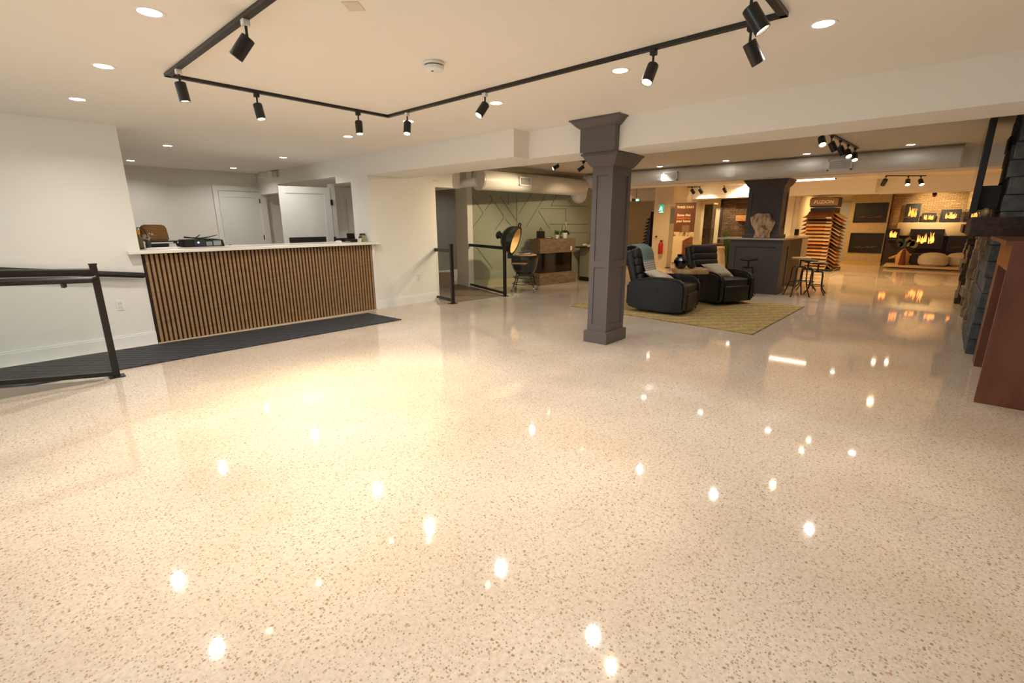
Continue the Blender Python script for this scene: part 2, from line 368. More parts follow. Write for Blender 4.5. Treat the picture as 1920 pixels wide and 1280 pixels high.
# basket
t = NT('wicker'); v = t.coord('Object'); wv = t.n('TexWave'); wv.inputs['Scale'].default_value = 22; wv.bands_direction = 'Z'; wv.inputs['Distortion'].default_value = 4; t.l(v, wv.inputs[0])
t.l(t.mix(wv.outputs['Fac'], rgb(112, 76, 38), rgb(176, 134, 84)), t.b.inputs['Base Color']); t.b.inputs['Roughness'].default_value = .8; t.bump(wv.outputs['Fac'], .5, .01); WICK = t.m
bk = MB().prism([(-.15, 0), (.15, 0), (.135, .17), (.10, .20), (-.10, .20), (-.135, .17)], -.03, .03, 'y', bev=.012).build('wicker_basket', WICK, loc=(1.54, 7.47, CT+.085))
tag(bk, 'brown wicker basket panel standing on black tray at left end of counter', 'basket')
dt = thing('desk_tray', 'black stacked desk tray under the wicker basket', 'tray', (1.60, 7.42, CT))
MB().box(-.17, .20, -.06, .07, .07, .083).build('upper_tier', BLKP, dt); MB().box(-.13, .17, -.06, .07, .0, .05, bev=.006).build('lower_tier', BLKP, dt); MB().box(-.16, -.14, -.05, .06, 0, .07).build('support', BLKP, dt); MB().box(.13, .15, -.05, .06, 0, .07).build('support', BLKP, dt)
pp = thing('paper_stack', 'low stack of white papers lying at left end of countertop', 'papers', (1.50, 7.02, CT))
MB().box(-.16, .15, -.06, .08, 0, .012).box(-.12, .18, -.05, .07, .012, .018).build('sheets', plain('paper', rgb(236, 230, 232), .7), pp)
fol = MB().box(-.15, .1, -.05, .05, 0, .012).build('black_folder', BLKP, loc=(1.47, 7.2, CT)); tag(fol, 'flat black folder behind the white papers', 'folder')
card = thing('card_holder', 'small clear card holder with pale cards by the papers', 'card holder', (1.66, 7.22, CT))
MB().box(-.04, .04, -.015, .015, 0, .03).build('holder', plain('frosted_acrylic', rgb(200, 208, 206), .3), card); MB().box(-.035, .035, -.005, .01, .03, .055).build('cards', plain('card_stock', rgb(214, 216, 208), .6), card)
bt = thing('sanitizer_bottle', 'yellow capped bottle beside the wall at left end of counter', 'bottle', (1.335, 7.25, CT))
MB().lathe([(0, 0), (.035, 0), (.037, .01), (.037, .13), (.015, .16), (.014, .17), (0, .17)]).build('bottle_body', plain('olive_label', rgb(128, 118, 66), .4, var=.2), bt, True)
MB().lathe([(0, .17), (.022, .17), (.022, .225), (0, .225)]).build('cap', plain('yellow_cap', rgb(226, 176, 50), .4), bt, True)
MB().tube([(-.0, 0, .22), (0, 0, .25), (.05, 0, .25), (.075, 0, .2), (.09, 0, .15)], .006).build('pump', BLACK, bt)
st = thing('flower_jar', 'small glass jar of pale silver flowers in front of the basket', 'jar', (1.43, 7.3, CT))
MB().lathe([(0, 0), (.03, 0), (.034, .05), (.024, .08), (.024, .09), (0, .09)]).build('glass_jar', plain('smoky_glass', rgb(80, 78, 70), .1), st, True)
m = MB()
for i in range(14): m.sph((random.uniform(-.05, .05), random.uniform(-.03, .03), .10+random.uniform(0, .08)), random.uniform(.010, .017), n=8)
m.build('blossoms', plain('silver_petals', rgb(206, 196, 178), .5, var=.2), st, True)
# printer
pr = thing('printer', 'black all-in-one printer with open scanner lid and paper tray', 'printer', (2.03, 7.36, CT))
MB().prism([(-.235, 0), (.235, 0), (.22, .085), (.12, .10), (-.235, .095)], -.10, .15, 'y', bev=.004).build('printer_body', BLKP, pr)
MB().box(-.12, .0, -.106, -.099, .015, .085).build('control_panel', plain('control_grey', rgb(60, 60, 66), .3), pr)
MB().box(-.085, -.065, -.110, -.104, .045, .065).build('power_light', emit('blue_light', (.25, .3, 1, 1), 4), pr)
MB().box(.015, .085, -.106, -.099, .012, .065).build('paper_window', plain('tray_glass', rgb(150, 160, 160), .2), pr)
MB().box(.10, .19, -.106, -.099, .012, .075).build('paper_window', plain('tray_glass_pale', rgb(160, 170, 170), .2), pr)
MB().tube([(-.20, 0, .125), (-.12, 0, .115), (-.02, 0, .105), (.06, 0, .115), (.19, 0, .145)], [.012, .008, .01, .008, .004]).tube([(-.06, .05, .11), (-.0, .05, .15)], .006).build('output_arm', BLKP, pr)
mo = thing('monitor', 'black widescreen computer monitor seen over the counter', 'monitor', (3.60, 7.62, .75))
MB().box(-.30, .30, -.012, .018, .08, .435, bev=.005).build('screen_housing', BLKP, mo); MB().box(-.28, .28, .018, .020, .1, .42).build('screen', SCRGL, mo); MB().box(-.03, .03, -.045, -.012, 0, .25).build('stand', BLKP, mo); MB().box(-.12, .12, -.1, .08, 0, .012).build('stand_base', BLKP, mo)
m2 = thing('monitor', 'second black monitor partly hidden behind the payment terminal', 'monitor', (4.06, 7.28, .75))
MB().box(-.17, .12, -.012, .012, .20, .415, bev=.005).build('screen_housing', BLKP, m2); MB().box(-.03, .03, -.045, -.012, 0, .22).build('stand', BLKP, m2); MB().box(-.08, .08, -.08, .06, 0, .012).build('stand_base', BLKP, m2)
dk = thing('desk', 'white desk surface hidden behind the reception counter carrying monitors', 'desk', (2.9, 7.7, 0))
MB().box(-1.3, 1.37, -.26, .3, .715, .75).build('desktop', WHITEP, dk); MB().box(-1.3, -1.25, -.2, .3, 0, .715).build('leg', WHITEP, dk); MB().box(1.30, 1.35, -.2, .3, 0, .715).build('leg', WHITEP, dk)
tz = thing('payment_terminal', 'black payment terminal with tilted screen near right end of counter', 'payment terminal', (4.02, 7.02, CT))
MB().box(-.08, .08, -.04, .06, 0, .05, bev=.006).build('terminal_base', BLKP, tz); MB().box(-.065, .065, -.008, .008, .04, .14, bev=.003, mat=Matrix.Rotation(R(-12), 4, 'X')).build('screen', SCRGL, tz); MB().box(-.1, -.05, -.05, .02, 0, .02).build('keypad', plain('grey_keys', rgb(120, 118, 116), .5), tz)
tis = MB().sph((0, 0, .018), .045, (1.2, .8, .35), 12).box(-.05, .05, -.03, .03, 0, .012).build('tissue', plain('tissue_white', rgb(238, 236, 230), .8), loc=(3.78, 7.0, CT)); tag(tis, 'crumpled white tissue on the countertop by the monitor', 'tissue')
cup = thing('cup', 'white cup between payment terminal and pale green card', 'cup', (4.15, 6.99, CT))
MB().lathe([(0, 0), (.022, 0), (.03, .06), (.027, .06), (.02, .005)]).build('cup_body', WHITEP, cup, True); MB().sph((0, 0, .075), .022, n=10).sph((.015, .01, .085), .018, n=10).build('contents', plain('rust_contents', rgb(130, 74, 56), .6, var=.3), cup, True)
gc = MB().box(-.042, .042, -.004, .004, 0, .10, bev=.002, mat=Matrix.Rotation(R(-8), 4, 'X')).build('green_card', plain('sage_card', rgb(158, 160, 112), .6), loc=(4.235, 6.99, CT)); tag(gc, 'pale green card standing at right end of countertop', 'card')
fr = thing('picture_frame', 'small black picture frame leaning behind the pale green card', 'picture frame', (4.24, 7.06, CT))
MB().box(-.05, .05, -.004, .004, 0, .015).box(-.05, .05, -.004, .004, .115, .13).box(-.05, -.035, -.004, .004, 0, .13).box(.035, .05, -.004, .004, 0, .13).build('frame', BLACK, fr); MB().box(-.036, .036, -.002, .002, .014, .116).build('picture', plain('muted_print', rgb(140, 120, 110), .5, var=.3), fr)
# beam-mounted box in the office
wb = thing('ceiling_sensor', 'small white box fixed under the ceiling in the office corner', 'sensor', (4.29, 10.8, 2.38))
MB().box(-.09, 0, -.16, .0, -.045, .045, bev=.006).build('housing', WHITEP, wb); MB().box(-.05, 0, -.55, -.16, .0, .045).build('trunking', WALL, wb); MB().box(-.05, 0, -.74, -.52, -.08, .03, bev=.004).build('junction_box', plain('greyish_white', rgb(196, 192, 182), .5), wb)

# outlets
def outlet(loc, label):
    o = thing('wall_outlet', label, 'outlet', loc, group='wall outlets')
    MB().box(-.036, .036, -.006, 0, -.058, .058, bev=.002).build('cover_plate', WHITEP, o)
    f = MB().box(-.017, .017, -.009, -.006, .008, .036).box(-.017, .017, -.009, -.006, -.036, -.008).build('socket', plain('socket_white', rgb(214, 212, 206), .4), o)
    return o
outlet((.975, 6.87, .50), 'white duplex outlet on the wall left of the reception counter')
outlet((5.17, 6.87, .46), 'white outlet low on the wall between the counter and the short railing')

# ================================================================== RAILINGS
def railing(name, label, post, end, h, zr0, zr1, zb0, zb1, wide=.052):
    post = Vector(post); end = Vector(end); d = (end-post); L = d.length; rz = math.atan2(d.y, d.x)
    t = thing(name, label, 'railing', (post.x, post.y, 0), rz)
    MB().box(-.026, .026, -.026, .026, .006, h, bev=.003).box(-.03, .03, -.03, .03, h-.006, h+.004).build('post', BRONZE, t)
    MB().box(-.06, .06, -.06, .06, 0, .010, bev=.002).build('base_plate', BRONZE, t)
    m = MB(); s = (zr1-zr0)/L; a = -math.atan(s)
    m.box(0, L, -wide/2, wide/2, -.03, .03, bev=.008, mat=Matrix.Translation((.02, 0, zr0)) @ Matrix.Rotation(a, 4, 'Y')); m.build('top_rail', BRONZE, t)
    s2 = (zb1-zb0)/L; MB().box(0, L, -.02, .02, -.02, .02, bev=.003, mat=Matrix.Translation((.02, 0, zb0)) @ Matrix.Rotation(-math.atan(s2), 4, 'Y')).build('bottom_rail', BRONZE, t)
    MB().prism([(.03, zb0+.02), (L, zb1+.02), (L, zr1-.03), (.03, zr0-.03)], -.005, .005, 'y').build('glass_panel', GLASS, t)
    return t
r1 = railing('glass_railing', 'long dark railing with glass panel and round handrail beside the black mat', (.665, 5.61, 0), (-1.9, 5.70, 0), 1.055, .985, 1.11, .035, .36, .05)
MB().tube([(.03, .075, .925), (.7, .075, .955), (2.5, .075, 1.03)], .03, 14).build('handrail', BRONZE, r1, True)
MB().cyl((.0, .0, .945), (.0, .06, .945), .012).cyl((.0, .06, .945), (.06, .075, .93), .012).build('bracket', BLACK, r1, True); MB().cyl((.22, .075, .91), (.22, .075, .875), .02).cyl((.22, 0, .88), (.22, .075, .88), .012).build('bracket', BLACK, r1, True)
MB().prism([(.1, .0), (2.5, .0), (2.5, .30), (.1, .004)], .02, .05, 'y').build('curb_strip', plain('aluminium_strip', rgb(170, 164, 152), .4, .5), r1)
wr = thing('wall_handrail', 'dark handrail mounted on the wall left of the counter', 'handrail', (1.20, 6.80, .825))
MB().cyl((.02, 0, 0), (-2.6, 0, .33), .032, n=16).sph((.02, 0, 0), .032, n=12).build('rail', BRONZE, wr, True)
MB().cyl((-.35, 0, .04), (-.35, .07, .02), .012).build('bracket', BLACK, wr, True); MB().cyl((-1.6, 0, .2), (-1.6, .07, .18), .012).build('bracket', BLACK, wr, True)
railing('glass_railing', 'short dark glass railing joining the white wall end beside the doorway', (5.49, 6.32, 0), (5.585, 6.86, 0), 1.04, .925, .925, .06, .06)
r3 = railing('glass_railing', 'dark glass railing in front of the sage wall beside the ceramic grill', (6.74, 6.21, 0), (7.24, 7.70, 0), 1.13, .925, .925, .06, .06)
cb = MB().box(-.14, .14, -.12, .12, 0, .30, bev=.003).build('cardboard_box', plain('brown_cardboard', rgb(142, 96, 60), .8), loc=(7.0, 8.35, .006), rz=R(-20)); tag(cb, 'brown cardboard box on the floor of the doorway beyond the railing', 'box')

# ================================================================== COLUMN AND ISLAND PILLAR
def shaker(m, x0, x1, y0, y1, z0, z1, f=.05, d=.012, split=None):
    """box core with raised stiles and rails on all four sides"""
    m.box(x0+d, x1-d, y0+d, y1-d, z0, z1)
    zs = [z0, z1] if not split else [z0, split, z1]
    for X0, X1 in ((x0, x0+f), (x1-f, x1)):
        for Y0, Y1 in ((y0, y0+f), (y1-f, y1)): m.box(X0, X1, Y0, Y1, z0, z1)
    for z in zs:
        a, b = (z, z+f*1.3) if z == z0 else ((z-f*1.3, z) if z == z1 else (z-f*.6, z+f*.6))
        for Y0, Y1 in ((y0, y0+d), (y1-d, y1)): m.box(x0+f, x1-f, Y0, Y1, a, b)
        for X0, X1 in ((x0, x0+d), (x1-d, x1)): m.box(X0, X1, y0+f, y1-f, a, b)
def crown(m, x0, x1, y0, y1, z0, z1, out, cove=True):
    prof = [(0, 0), (.01, 0), (.01, .15), (.18, .22), (.42, .42), (.72, .70), (.86, .86), (1, .88), (1, 1)] 
    b = bmesh.new(); rings = []
    for o, z in prof:
        e = out*o; rings.append([b.verts.new(p) for p in ((x0-e, y0-e, z0+(z1-z0)*z), (x1+e, y0-e, z0+(z1-z0)*z), (x1+e, y1+e, z0+(z1-z0)*z), (x0-e, y1+e, z0+(z1-z0)*z))])
    for A, B in zip(rings, rings[1:]):
        for i in range(4): b.faces.new((A[i], A[(i+1) % 4], B[(i+1) % 4], B[i]))
    b.faces.new(rings[0][::-1]); b.faces.new(rings[-1]); m._add(b)
cl = thing('column', 'charcoal panelled square column with stepped crown mouldings in mid room', 'column', (4.71, 2.745, 0))
m = MB(); shaker(m, .03, .44, .02, .275, .14, 1.98, .06, .012, .93); m.build('shaft', GREYCOL, cl)
MB().box(.0, .47, -.01, .305, 0, .14, bev=.004).build('base', GREYCOL, cl)
m = MB(); crown(m, .03, .44, .02, .275, 1.96, 2.125, .10); m.build('lower_crown', GREYCOL, cl)
MB().box(-.24, -.152, -.14, .275, 2.115, ZC-.005).build('capital_box', GREYCOL, cl)
m = MB(); crown(m, -.24, -.152, -.14, .275, 2.33, ZC-.002, .09); m.build('upper_crown', GREYCOL, cl)

isl = thing('island_bar', 'charcoal panelled bar island with thin light countertop round a pillar', 'island', (10.3, 2.25, 0))
m = MB(); shaker(m, 0, .62, 0, .95, .0, 1.05, .10, .014); m.build('base_cabinet', ISLAND, isl)
MB().box(-.03, .66, -.03, 1.22, 1.055, 1.085, bev=.003).box(.66, 2.6, -.03, .5, 1.055, 1.085, bev=.003).build('countertop', plain('light_stone_top', rgb(176, 166, 146), .2), isl)
MB().box(1.7, 2.3, .0, .45, .0, 1.05).build('rear_cabinet', plain('taupe_cabinet', rgb(150, 134, 112), .5), isl)
pl = thing('pillar', 'charcoal panelled pillar rising from the bar island to the beam', 'column', (10.42, 2.36, 1.086))
m = MB(); shaker(m, 0, .45, .02, .64, .07, .96, .08, .012); m.build('shaft', ISLAND, pl)
MB().box(-.03, .48, -.01, .67, 0, .07, bev=.01).build('base', ISLAND, pl)
m = MB(); crown(m, 0, .45, .02, .64, .94, 1.10, .09); m.build('crown', ISLAND, pl)
# live edge slab leaning on pillar
t = NT('spalted_wood'); v = t.coord('Object', (9, 9, 4)); n = t.noise(v, 1.6, 6, .6)
t.l(t.ramp(n, [(.38, rgb(104, 76, 52)), (.47, rgb(170, 138, 104)), (.62, rgb(196, 164, 126))]), t.b.inputs['Base Color']); t.b.inputs['Roughness'].default_value = .6; SPALT = t.m
poly = [(-.14, 0), (-.115, .07), (-.12, .13), (-.17, .2), (-.21, .27), (-.235, .34), (-.245, .39), (-.2, .41), (-.165, .45), (-.1, .475), (-.02, .46), (.05, .47), (.1, .455), (.135, .41), (.15, .36), (.19, .34), (.215, .30), (.20, .22), (.18, .15), (.15, .1), (.16, 0)]
sl = MB().prism([(-a, b) for a, b in poly], -.018, .018, 'x', bev=.004).build('live_edge_slab', SPALT, loc=(10.345, 2.66, 1.088)); sl.rotation_euler = (0, R(6), 0)
tag(sl, 'pale live-edge wood slab leaning against the island pillar', 'wood slab')
tap = thing('display_stand', 'small dark stand on a pale tray at far end of island top', 'stand', (12.2, 2.42, 1.087))
MB().box(-.03, .03, -.04, .04, .0, .15, bev=.005).build('stand', BLACK, tap); MB().box(-.12, .12, -.12, .12, 0, .012).build('tray', plain('pale_tray', rgb(200, 180, 140), .5), tap)

# ================================================================== STOOLS
def stool(label, loc, rz=0, zs=.72, seatmat=None):
    t = thing('bar_stool', label, 'stool', loc, rz, 'industrial screw stools round the island')
    MB().lathe([(0, zs-.035), (.15, zs-.035), (.165, zs-.025), (.165, zs-.008), (.155, zs), (0, zs)], n=24).build('seat', seatmat or BLACK, t, True)
    MB().cyl((0, 0, zs-.17), (0, 0, zs-.035), .016).cyl((0, 0, zs-.19), (0, 0, zs-.16), .045).build('screw_post', BLACK, t, True)
    for k in range(4):
        a = math.pi/4 + k*math.pi/2; c, s_ = math.cos(a), math.sin(a)
        MB().tube([(c*q, s_*q, z) for q, z in ((.02, zs-.175), (.09, zs-.17), (.125, zs-.20), (.135, zs-.27), (.14, zs-.42), (.165, zs-.53), (.225, .03), (.245, .0))], .0115, 8).build('leg', BLACK, t, True)
    MB().tube([(.145*math.cos(2*math.pi*i/24), .145*math.sin(2*math.pi*i/24), zs-.45) for i in range(24)], .008, 6, True).build('foot_ring', BLACK, t, True)
    return t
SEATW = wood('stool_seat_wood', rgb(168, 128, 82), rgb(200, 160, 108), (6, 6, 6), .4)
stool('black screw stool in front of the island panel behind the right armchair', (9.93, 2.72, 0), .2, .71)
stool('wood-topped stool partly behind the left end of the island', (10.35, 3.62, 0), .5, .75, SEATW)
stool('wood-topped stool nearest the camera at the right corner of the island', (10.42, 1.93, 0), .6, .74, SEATW)
stool('lower black stool just right of the wood-topped corner stool', (10.98, 1.72, 0), .1, .62)
stool('black stool farthest along the right side of the island', (11.6, 2.0, 0), .3, .62)

# ================================================================== RUG, CHAIRS, TABLE
t = NT('gold_rug'); v = t.coord('Object'); wv = t.n('TexWave'); wv.inputs['Scale'].default_value = 2.2; wv.inputs['Distortion'].default_value = 3; wv.bands_direction = 'DIAGONAL'; t.l(v, wv.inputs[0])
f = t.math('MULTIPLY_ADD', t.noise(v, 22, 5, .7), .88, t.math('MULTIPLY', wv.outputs['Fac'], .12))
t.l(t.ramp(f, [(.38, rgb(140, 118, 70)), (.62, rgb(180, 156, 102))]), t.b.inputs['Base Color']); t.b.inputs['Roughness'].default_value = .95; t.bump(t.noise(v, 200, 2), .5, .006)
rg = MB().prism([(6.38, 1.60), (9.12, 1.54), (9.25, 4.5), (6.62, 4.56)], .001, .014, bev=.003).build('area_rug', t.m); tag(rg, 'large golden beige area rug under the black recliners', 'rug')

def recliner(label, loc, rz, side):
    t = thing('recliner', label, 'armchair', loc, rz, 'pair of black leather recliners')
    arm = [(-.46, .09), (-.30, .045), (.30, .035), (.46, .06), (.47, .38), (.455, .47), (.40, .525), (.30, .55), (.12, .565), (-.10, .555), (-.30, .52), (-.46, .44)]
    for s_ in (-1, 1):
        y0, y1 = (s_*.40, s_*.27) if s_ < 0 else (.27, .40)
        a = MB().prism(arm, y0, y1, 'y', bev=.03).build('arm', LEATH, t, 45)
    m = MB().cyl((.02, -.408, .36), (.02, -.400, .36), .045, n=24).cyl((.02, -.416, .36), (.02, -.408, .36), .02).build('recline_lever', plain('lever_black', rgb(18, 18, 20), .3), t, True)
    MB().box(-.30, .45, -.262, .262, .30, .45, bev=.04, seg=3).build('seat_cushion', LEATH, t, 50)
    MB().box(.40, .475, -.262, .262, .06, .33, bev=.025, seg=3).build('footrest_panel', LEATH, t, 50)
    MB().box(-.40, .40, -.26, .26, .07, .29).build('seat_frame', BLKP, t)
    q = Matrix.Translation((-.30, 0, .42)) @ Matrix.Rotation(R(-16), 4, 'Y')
    MB().box(-.13, -.0, -.31, .31, -.02, .57, bev=.045, seg=3, mat=q).build('backrest', LEATH, t, 50)
    m = MB()
    for z0, z1, th in ((.02, .17, .075), (.16, .31, .07), (.29, .43, .075), (.41, .57, .09)): m.box(-.03, th, -.285, .285, z0, z1, bev=.035, seg=3, mat=q)
    m.build('back_cushion', LEATH, t, 60)
    MB().cyl((0, 0, .015), (0, 0, .03), .30, n=28).cyl((0, 0, .03), (0, 0, .09), .06).build('swivel_base', BLACK, t, True)
    return t
A1 = R(-86); C1 = (7.25, 3.21); C2 = (8.72, 2.87); A2 = R(-117)
recliner('black leather recliner nearest the column with a throw over its back', C1 + (.014,), A1, 1)
recliner('black leather recliner in front of the island, right of the side table', C2 + (.014,), A2, 1)
# throw over chair 1 back (local chair axes turned to the world)
def local(cx, cy, rz, p):
    c, s_ = math.cos(rz), math.sin(rz); return (cx + p[0]*c - p[1]*s_, cy + p[0]*s_ + p[1]*c, p[2])
path = [(-.62, .68), (-.64, .77), (-.65, .86), (-.645, .95), (-.60, 1.015), (-.52, 1.035), (-.43, 1.02), (-.35, .97), (-.315, .89), (-.295, .80), (-.27, .72), (-.24, .64), (-.21, .57)]
rows = []
for i, (px, pz) in enumerate(path):
    rows.append([local(*C1, A1, (px+.006*math.sin(j*2.1+i*.5), -.16+j*.053 + .01*math.sin(i), pz+.016)) for j in range(9)])
t = NT('plaid_throw'); v = t.coord('Object'); sp = t.n('SeparateXYZ'); t.l(v, sp.inputs[0])
zz = sp.outputs[2]
wv = t.n('TexWave'); wv.inputs['Scale'].default_value = 9; wv.bands_direction = 'Z'; t.l(v, wv.inputs[0])
lo = t.mix(t.ramp(wv.outputs['Fac'], [(.80, (0, 0, 0)), (.9, (1, 1, 1))]), rgb(196, 188, 178), rgb(120, 112, 104))
t.l(t.mix(t.math('GREATER_THAN', zz, .80), lo, rgb(112, 130, 128)), t.b.inputs['Base Color']); t.b.inputs['Roughness'].default_value = .95; t.bump(t.noise(v, 150, 2), .4, .005)
tw = MB().sheet(rows, .014).build('throw_blanket', t.m, None, 60); tag(tw, 'grey-green and cream throw draped over the nearer recliner back', 'blanket')
t = NT('cream_knit'); v = t.coord('Object'); wv = t.n('TexWave'); wv.inputs['Scale'].default_value = 16; wv.bands_direction = 'DIAGONAL'; wv.inputs['Distortion'].default_value = 1; t.l(v, wv.inputs[0])
t.l(t.mix(wv.outputs['Fac'], rgb(176, 162, 138), rgb(226, 214, 192)), t.b.inputs['Base Color']); t.b.inputs['Roughness'].default_value = .95; t.bump(wv.outputs['Fac'], .6, .012); KNIT = t.m
def pillow(name, loc, rot, mat, label, s=.40, th=.11):
    m = MB(); b = bmesh.new(); N = 12; top = []; bot = []
    for i in range(N+1):
        rt = []; rb = []
        for j in range(N+1):
            u, v_ = i/N*2-1, j/N*2-1; h = th/2*max(0, (1-u**4)*(1-v_**4))**.5; k = 1-.09*(1-u*u)*abs(v_)-.0; k2 = 1-.09*(1-v_*v_)*abs(u)
            rt.append(b.verts.new((u*s/2*k2, v_*s/2*k, h))); rb.append(b.verts.new((u*s/2*k2, v_*s/2*k, -h)))
        top.append(rt); bot.append(rb)
    for i in range(N):
        for j in range(N):
            b.faces.new((top[i][j], top[i+1][j], top[i+1][j+1], top[i][j+1])); b.faces.new((bot[i][j], bot[i][j+1], bot[i+1][j+1], bot[i+1][j]))
    bmesh.ops.remove_doubles(b, verts=b.verts, dist=.0005); m._add(b)
    o = m.build(name, mat, None, 80, loc=loc); o.rotation_euler = rot; return tag(o, label, 'cushion')
p1 = local(*C1, A1, (-.08, .0, .56)); pillow('knit_cushion', p1, Euler((0, R(20), A1)), KNIT, 'cream striped cushion on the seat of the nearer recliner')
p2 = local(*C2, A2, (-.02, .0, .56)); pillow('woven_cushion', p2, Euler((0, R(28), A2)), plain('beige_linen', rgb(178, 164, 136), .9, var=.1, nscale=30), 'beige cushion on the seat of the recliner by the island', .42)

SLABW = wood('slab_top_wood', rgb(150, 118, 76), rgb(196, 162, 112), (5, 5, 5), .5)
st = thing('side_table', 'round live-edge wood side table with tapered black legs between the recliners', 'side table', (7.94, 3.07, .014))
pts = [(.29*(1+.05*math.sin(3*a)+.03*math.sin(7*a+1))*math.cos(a), .29*(1+.05*math.sin(3*a)+.03*math.sin(7*a+1))*math.sin(a)) for a in [2*math.pi*i/36 for i in range(36)]]
MB().prism(pts, .555, .625, bev=.008).build('tabletop', SLABW, st)
for k in range(3):
    a = R(-125+120*k); MB().cyl((.24*math.cos(a), .24*math.sin(a), 0), (.17*math.cos(a), .20*math.sin(a), .56), .014, .026, n=12).build('leg', BLACK, st, True)
vs = thing('vase', 'round glossy black vase on the side table', 'vase', (7.84, 3.20, .639))
MB().lathe([(0, 0), (.055, 0), (.09, .035), (.115, .09), (.112, .14), (.085, .185), (.062, .20), (.068, .235), (.055, .235), (.05, .20), (0, .19)], n=12).build('vase_body', BLKGL, vs, 20)
bw = MB().lathe([(0, 0), (.03, 0), (.07, .035), (.075, .06), (.066, .06), (.055, .03), (0, .015)]).build('small_bowl', BLKGL, None, True, loc=(7.95, 3.06, .639)); tag(bw, 'small shiny black bowl beside the round vase on side table', 'bowl')
bk = MB().box(-.09, .09, -.06, .06, 0, .014, bev=.002).build('notebook', plain('beige_cover', rgb(170, 150, 130), .6), None, loc=(8.03, 2.96, .639), rz=.4); tag(bk, 'thin beige booklet lying on the side table', 'booklet')

# tall grass plant left of island
gp = thing('potted_plant', 'tall green grass plant in a dark pot behind the island left end', 'plant', (12.2, 3.80, 0))
MB().lathe([(0, 0), (.11, 0), (.15, .3), (.13, .3), (.11, .27), (0, .27)]).build('pot', BLKP, gp, True)
m = MB()
for i in range(90):
    a = random.uniform(0, 6.28); r0 = random.uniform(0, .06); L = random.uniform(.65, 1.0); ln = random.uniform(.05, .22)
    x0, y0 = r0*math.cos(a), r0*math.sin(a); m.tube([(x0, y0, .27), (x0+ln*.4*math.cos(a), y0+ln*.4*math.sin(a), .27+L*.6), (x0+ln*math.cos(a), y0+ln*math.sin(a), .27+L)], [.010, .008, .002], 4)
m.build('grass_blades', plain('grass_green', rgb(86, 110, 48), .6, var=.3), gp)

# ================================================================== GRILL
gz = R(-66)
gr = thing('ceramic_grill', 'dark green egg-shaped ceramic grill with open lid on wheeled stand', 'grill', (7.48, 6.33, 0), gz)
CER = plain('dark_green_ceramic', rgb(34, 42, 34), .25, var=.15, nscale=60, coat=.5)
CREAM = plain('cream_ceramic', rgb(232, 200, 140), .7, var=.05)
MB().lathe([(0, .33), (.12, .33), (.17, .36), (.235, .46), (.275, .58), (.29, .70), (.292, .735), (.262, .735), (.25, .68), (.2, .55), (0, .5)]).build('bowl', CER, gr, True)
MB().lathe([(.262, .71), (.298, .71), (.298, .745), (.262, .745)]).build('rim_band', BLACK, gr, True)
q = Matrix.Translation((-.295, 0, .76)) @ Matrix.Rotation(R(-72), 4, 'Y') @ Matrix.Translation((.29, 0, 0))
prof = [(.292, 0), (.29, .06), (.265, .15), (.215, .22), (.14, .275), (.075, .30), (.06, .30)]
ld = MB().lathe(prof + [(0, .295)], mat=q).build('lid', CER, gr, True)
MB().lathe([(.293, 0), (.255, -.004), (.235, .06), (.2, .14), (.12, .22), (0, .26)], mat=q).build('lid_lining', CREAM, gr, True)
MB().lathe([(.262, -.012), (.299, -.012), (.299, .02), (.262, .02)], mat=q).build('lid_band', BLACK, gr, True)
MB().lathe([(.06, .29), (.06, .36), (.085, .365), (.085, .39), (.05, .40), (.05, .42), (0, .42)], mat=q).build('chimney_cap', BLACK, gr, True)
MB().tube([(.285, -.07, .0), (.34, -.07, .01), (.36, -.04, .012), (.36, .04, .012), (.34, .07, .01), (.285, .07, .0)], .014, mat=q).build('lid_handle', BLACK, gr, True)
MB().box(-.36, -.27, -.06, .06, .68, .78, bev=.01).build('hinge', BLACK, gr)
MB().cyl((0, 0, .735), (0, 0, .745), .25, n=28).build('cooking_grate', plain('cast_iron', rgb(60, 50, 40), .6, .5), gr)
for k in range(4):
    a = math.pi/4+k*math.pi/2+.15; c, s_ = math.cos(a), math.sin(a)
    lg = MB().tube([(.22*c, .22*s_, .56), (.20*c, .20*s_, .42), (.235*c, .235*s_, .26), (.30*c, .30*s_, .10)], .0115, 8).build('leg', BLACK, gr, True)
    MB().cyl((.30*c, .30*s_, .075), (.30*c, .30*s_, .115), .016).cyl((.32*c-.014*s_, .32*s_+.014*c, .035), (.32*c+.014*s_, .32*s_-.014*c, .035), .034, n=18).build('caster', CHROME, lg, True)
MB().tube([(.235*math.cos(2*math.pi*i/24), .235*math.sin(2*math.pi*i/24), .30) for i in range(24)], .009, 6, True).tube([(.26*math.cos(2*math.pi*i/24), .26*math.sin(2*math.pi*i/24), .17) for i in range(24)], .007, 6, True).build('stand_ring', BLACK, gr, True)
MB().box(-.14, .14, -.50, -.285, .60, .618, bev=.004).build('side_shelf', wood('shelf_wood', rgb(110, 82, 54), rgb(142, 108, 74), (6, 20, 6)), gr)
MB().box(-.14, .14, .285, .50, .60, .618, bev=.004).build('side_shelf', wood('shelf_wood_b', rgb(110, 82, 54), rgb(142, 108, 74), (6, 20, 6)), gr)
bd = MB().lathe([(0, 0), (.215, 0), (.215, .02), (0, .02)]).build('serving_board', plain('light_wood_board', rgb(200, 160, 106), .5, var=.1), None, loc=(7.50, 6.31, .747)); tag(bd, 'round pale wooden board resting on the grill bowl', 'board')
gp2 = thing('grill_tools', 'black tray of dark grill accessories on the round board', 'grill accessories', (7.50, 6.31, .768), gz)
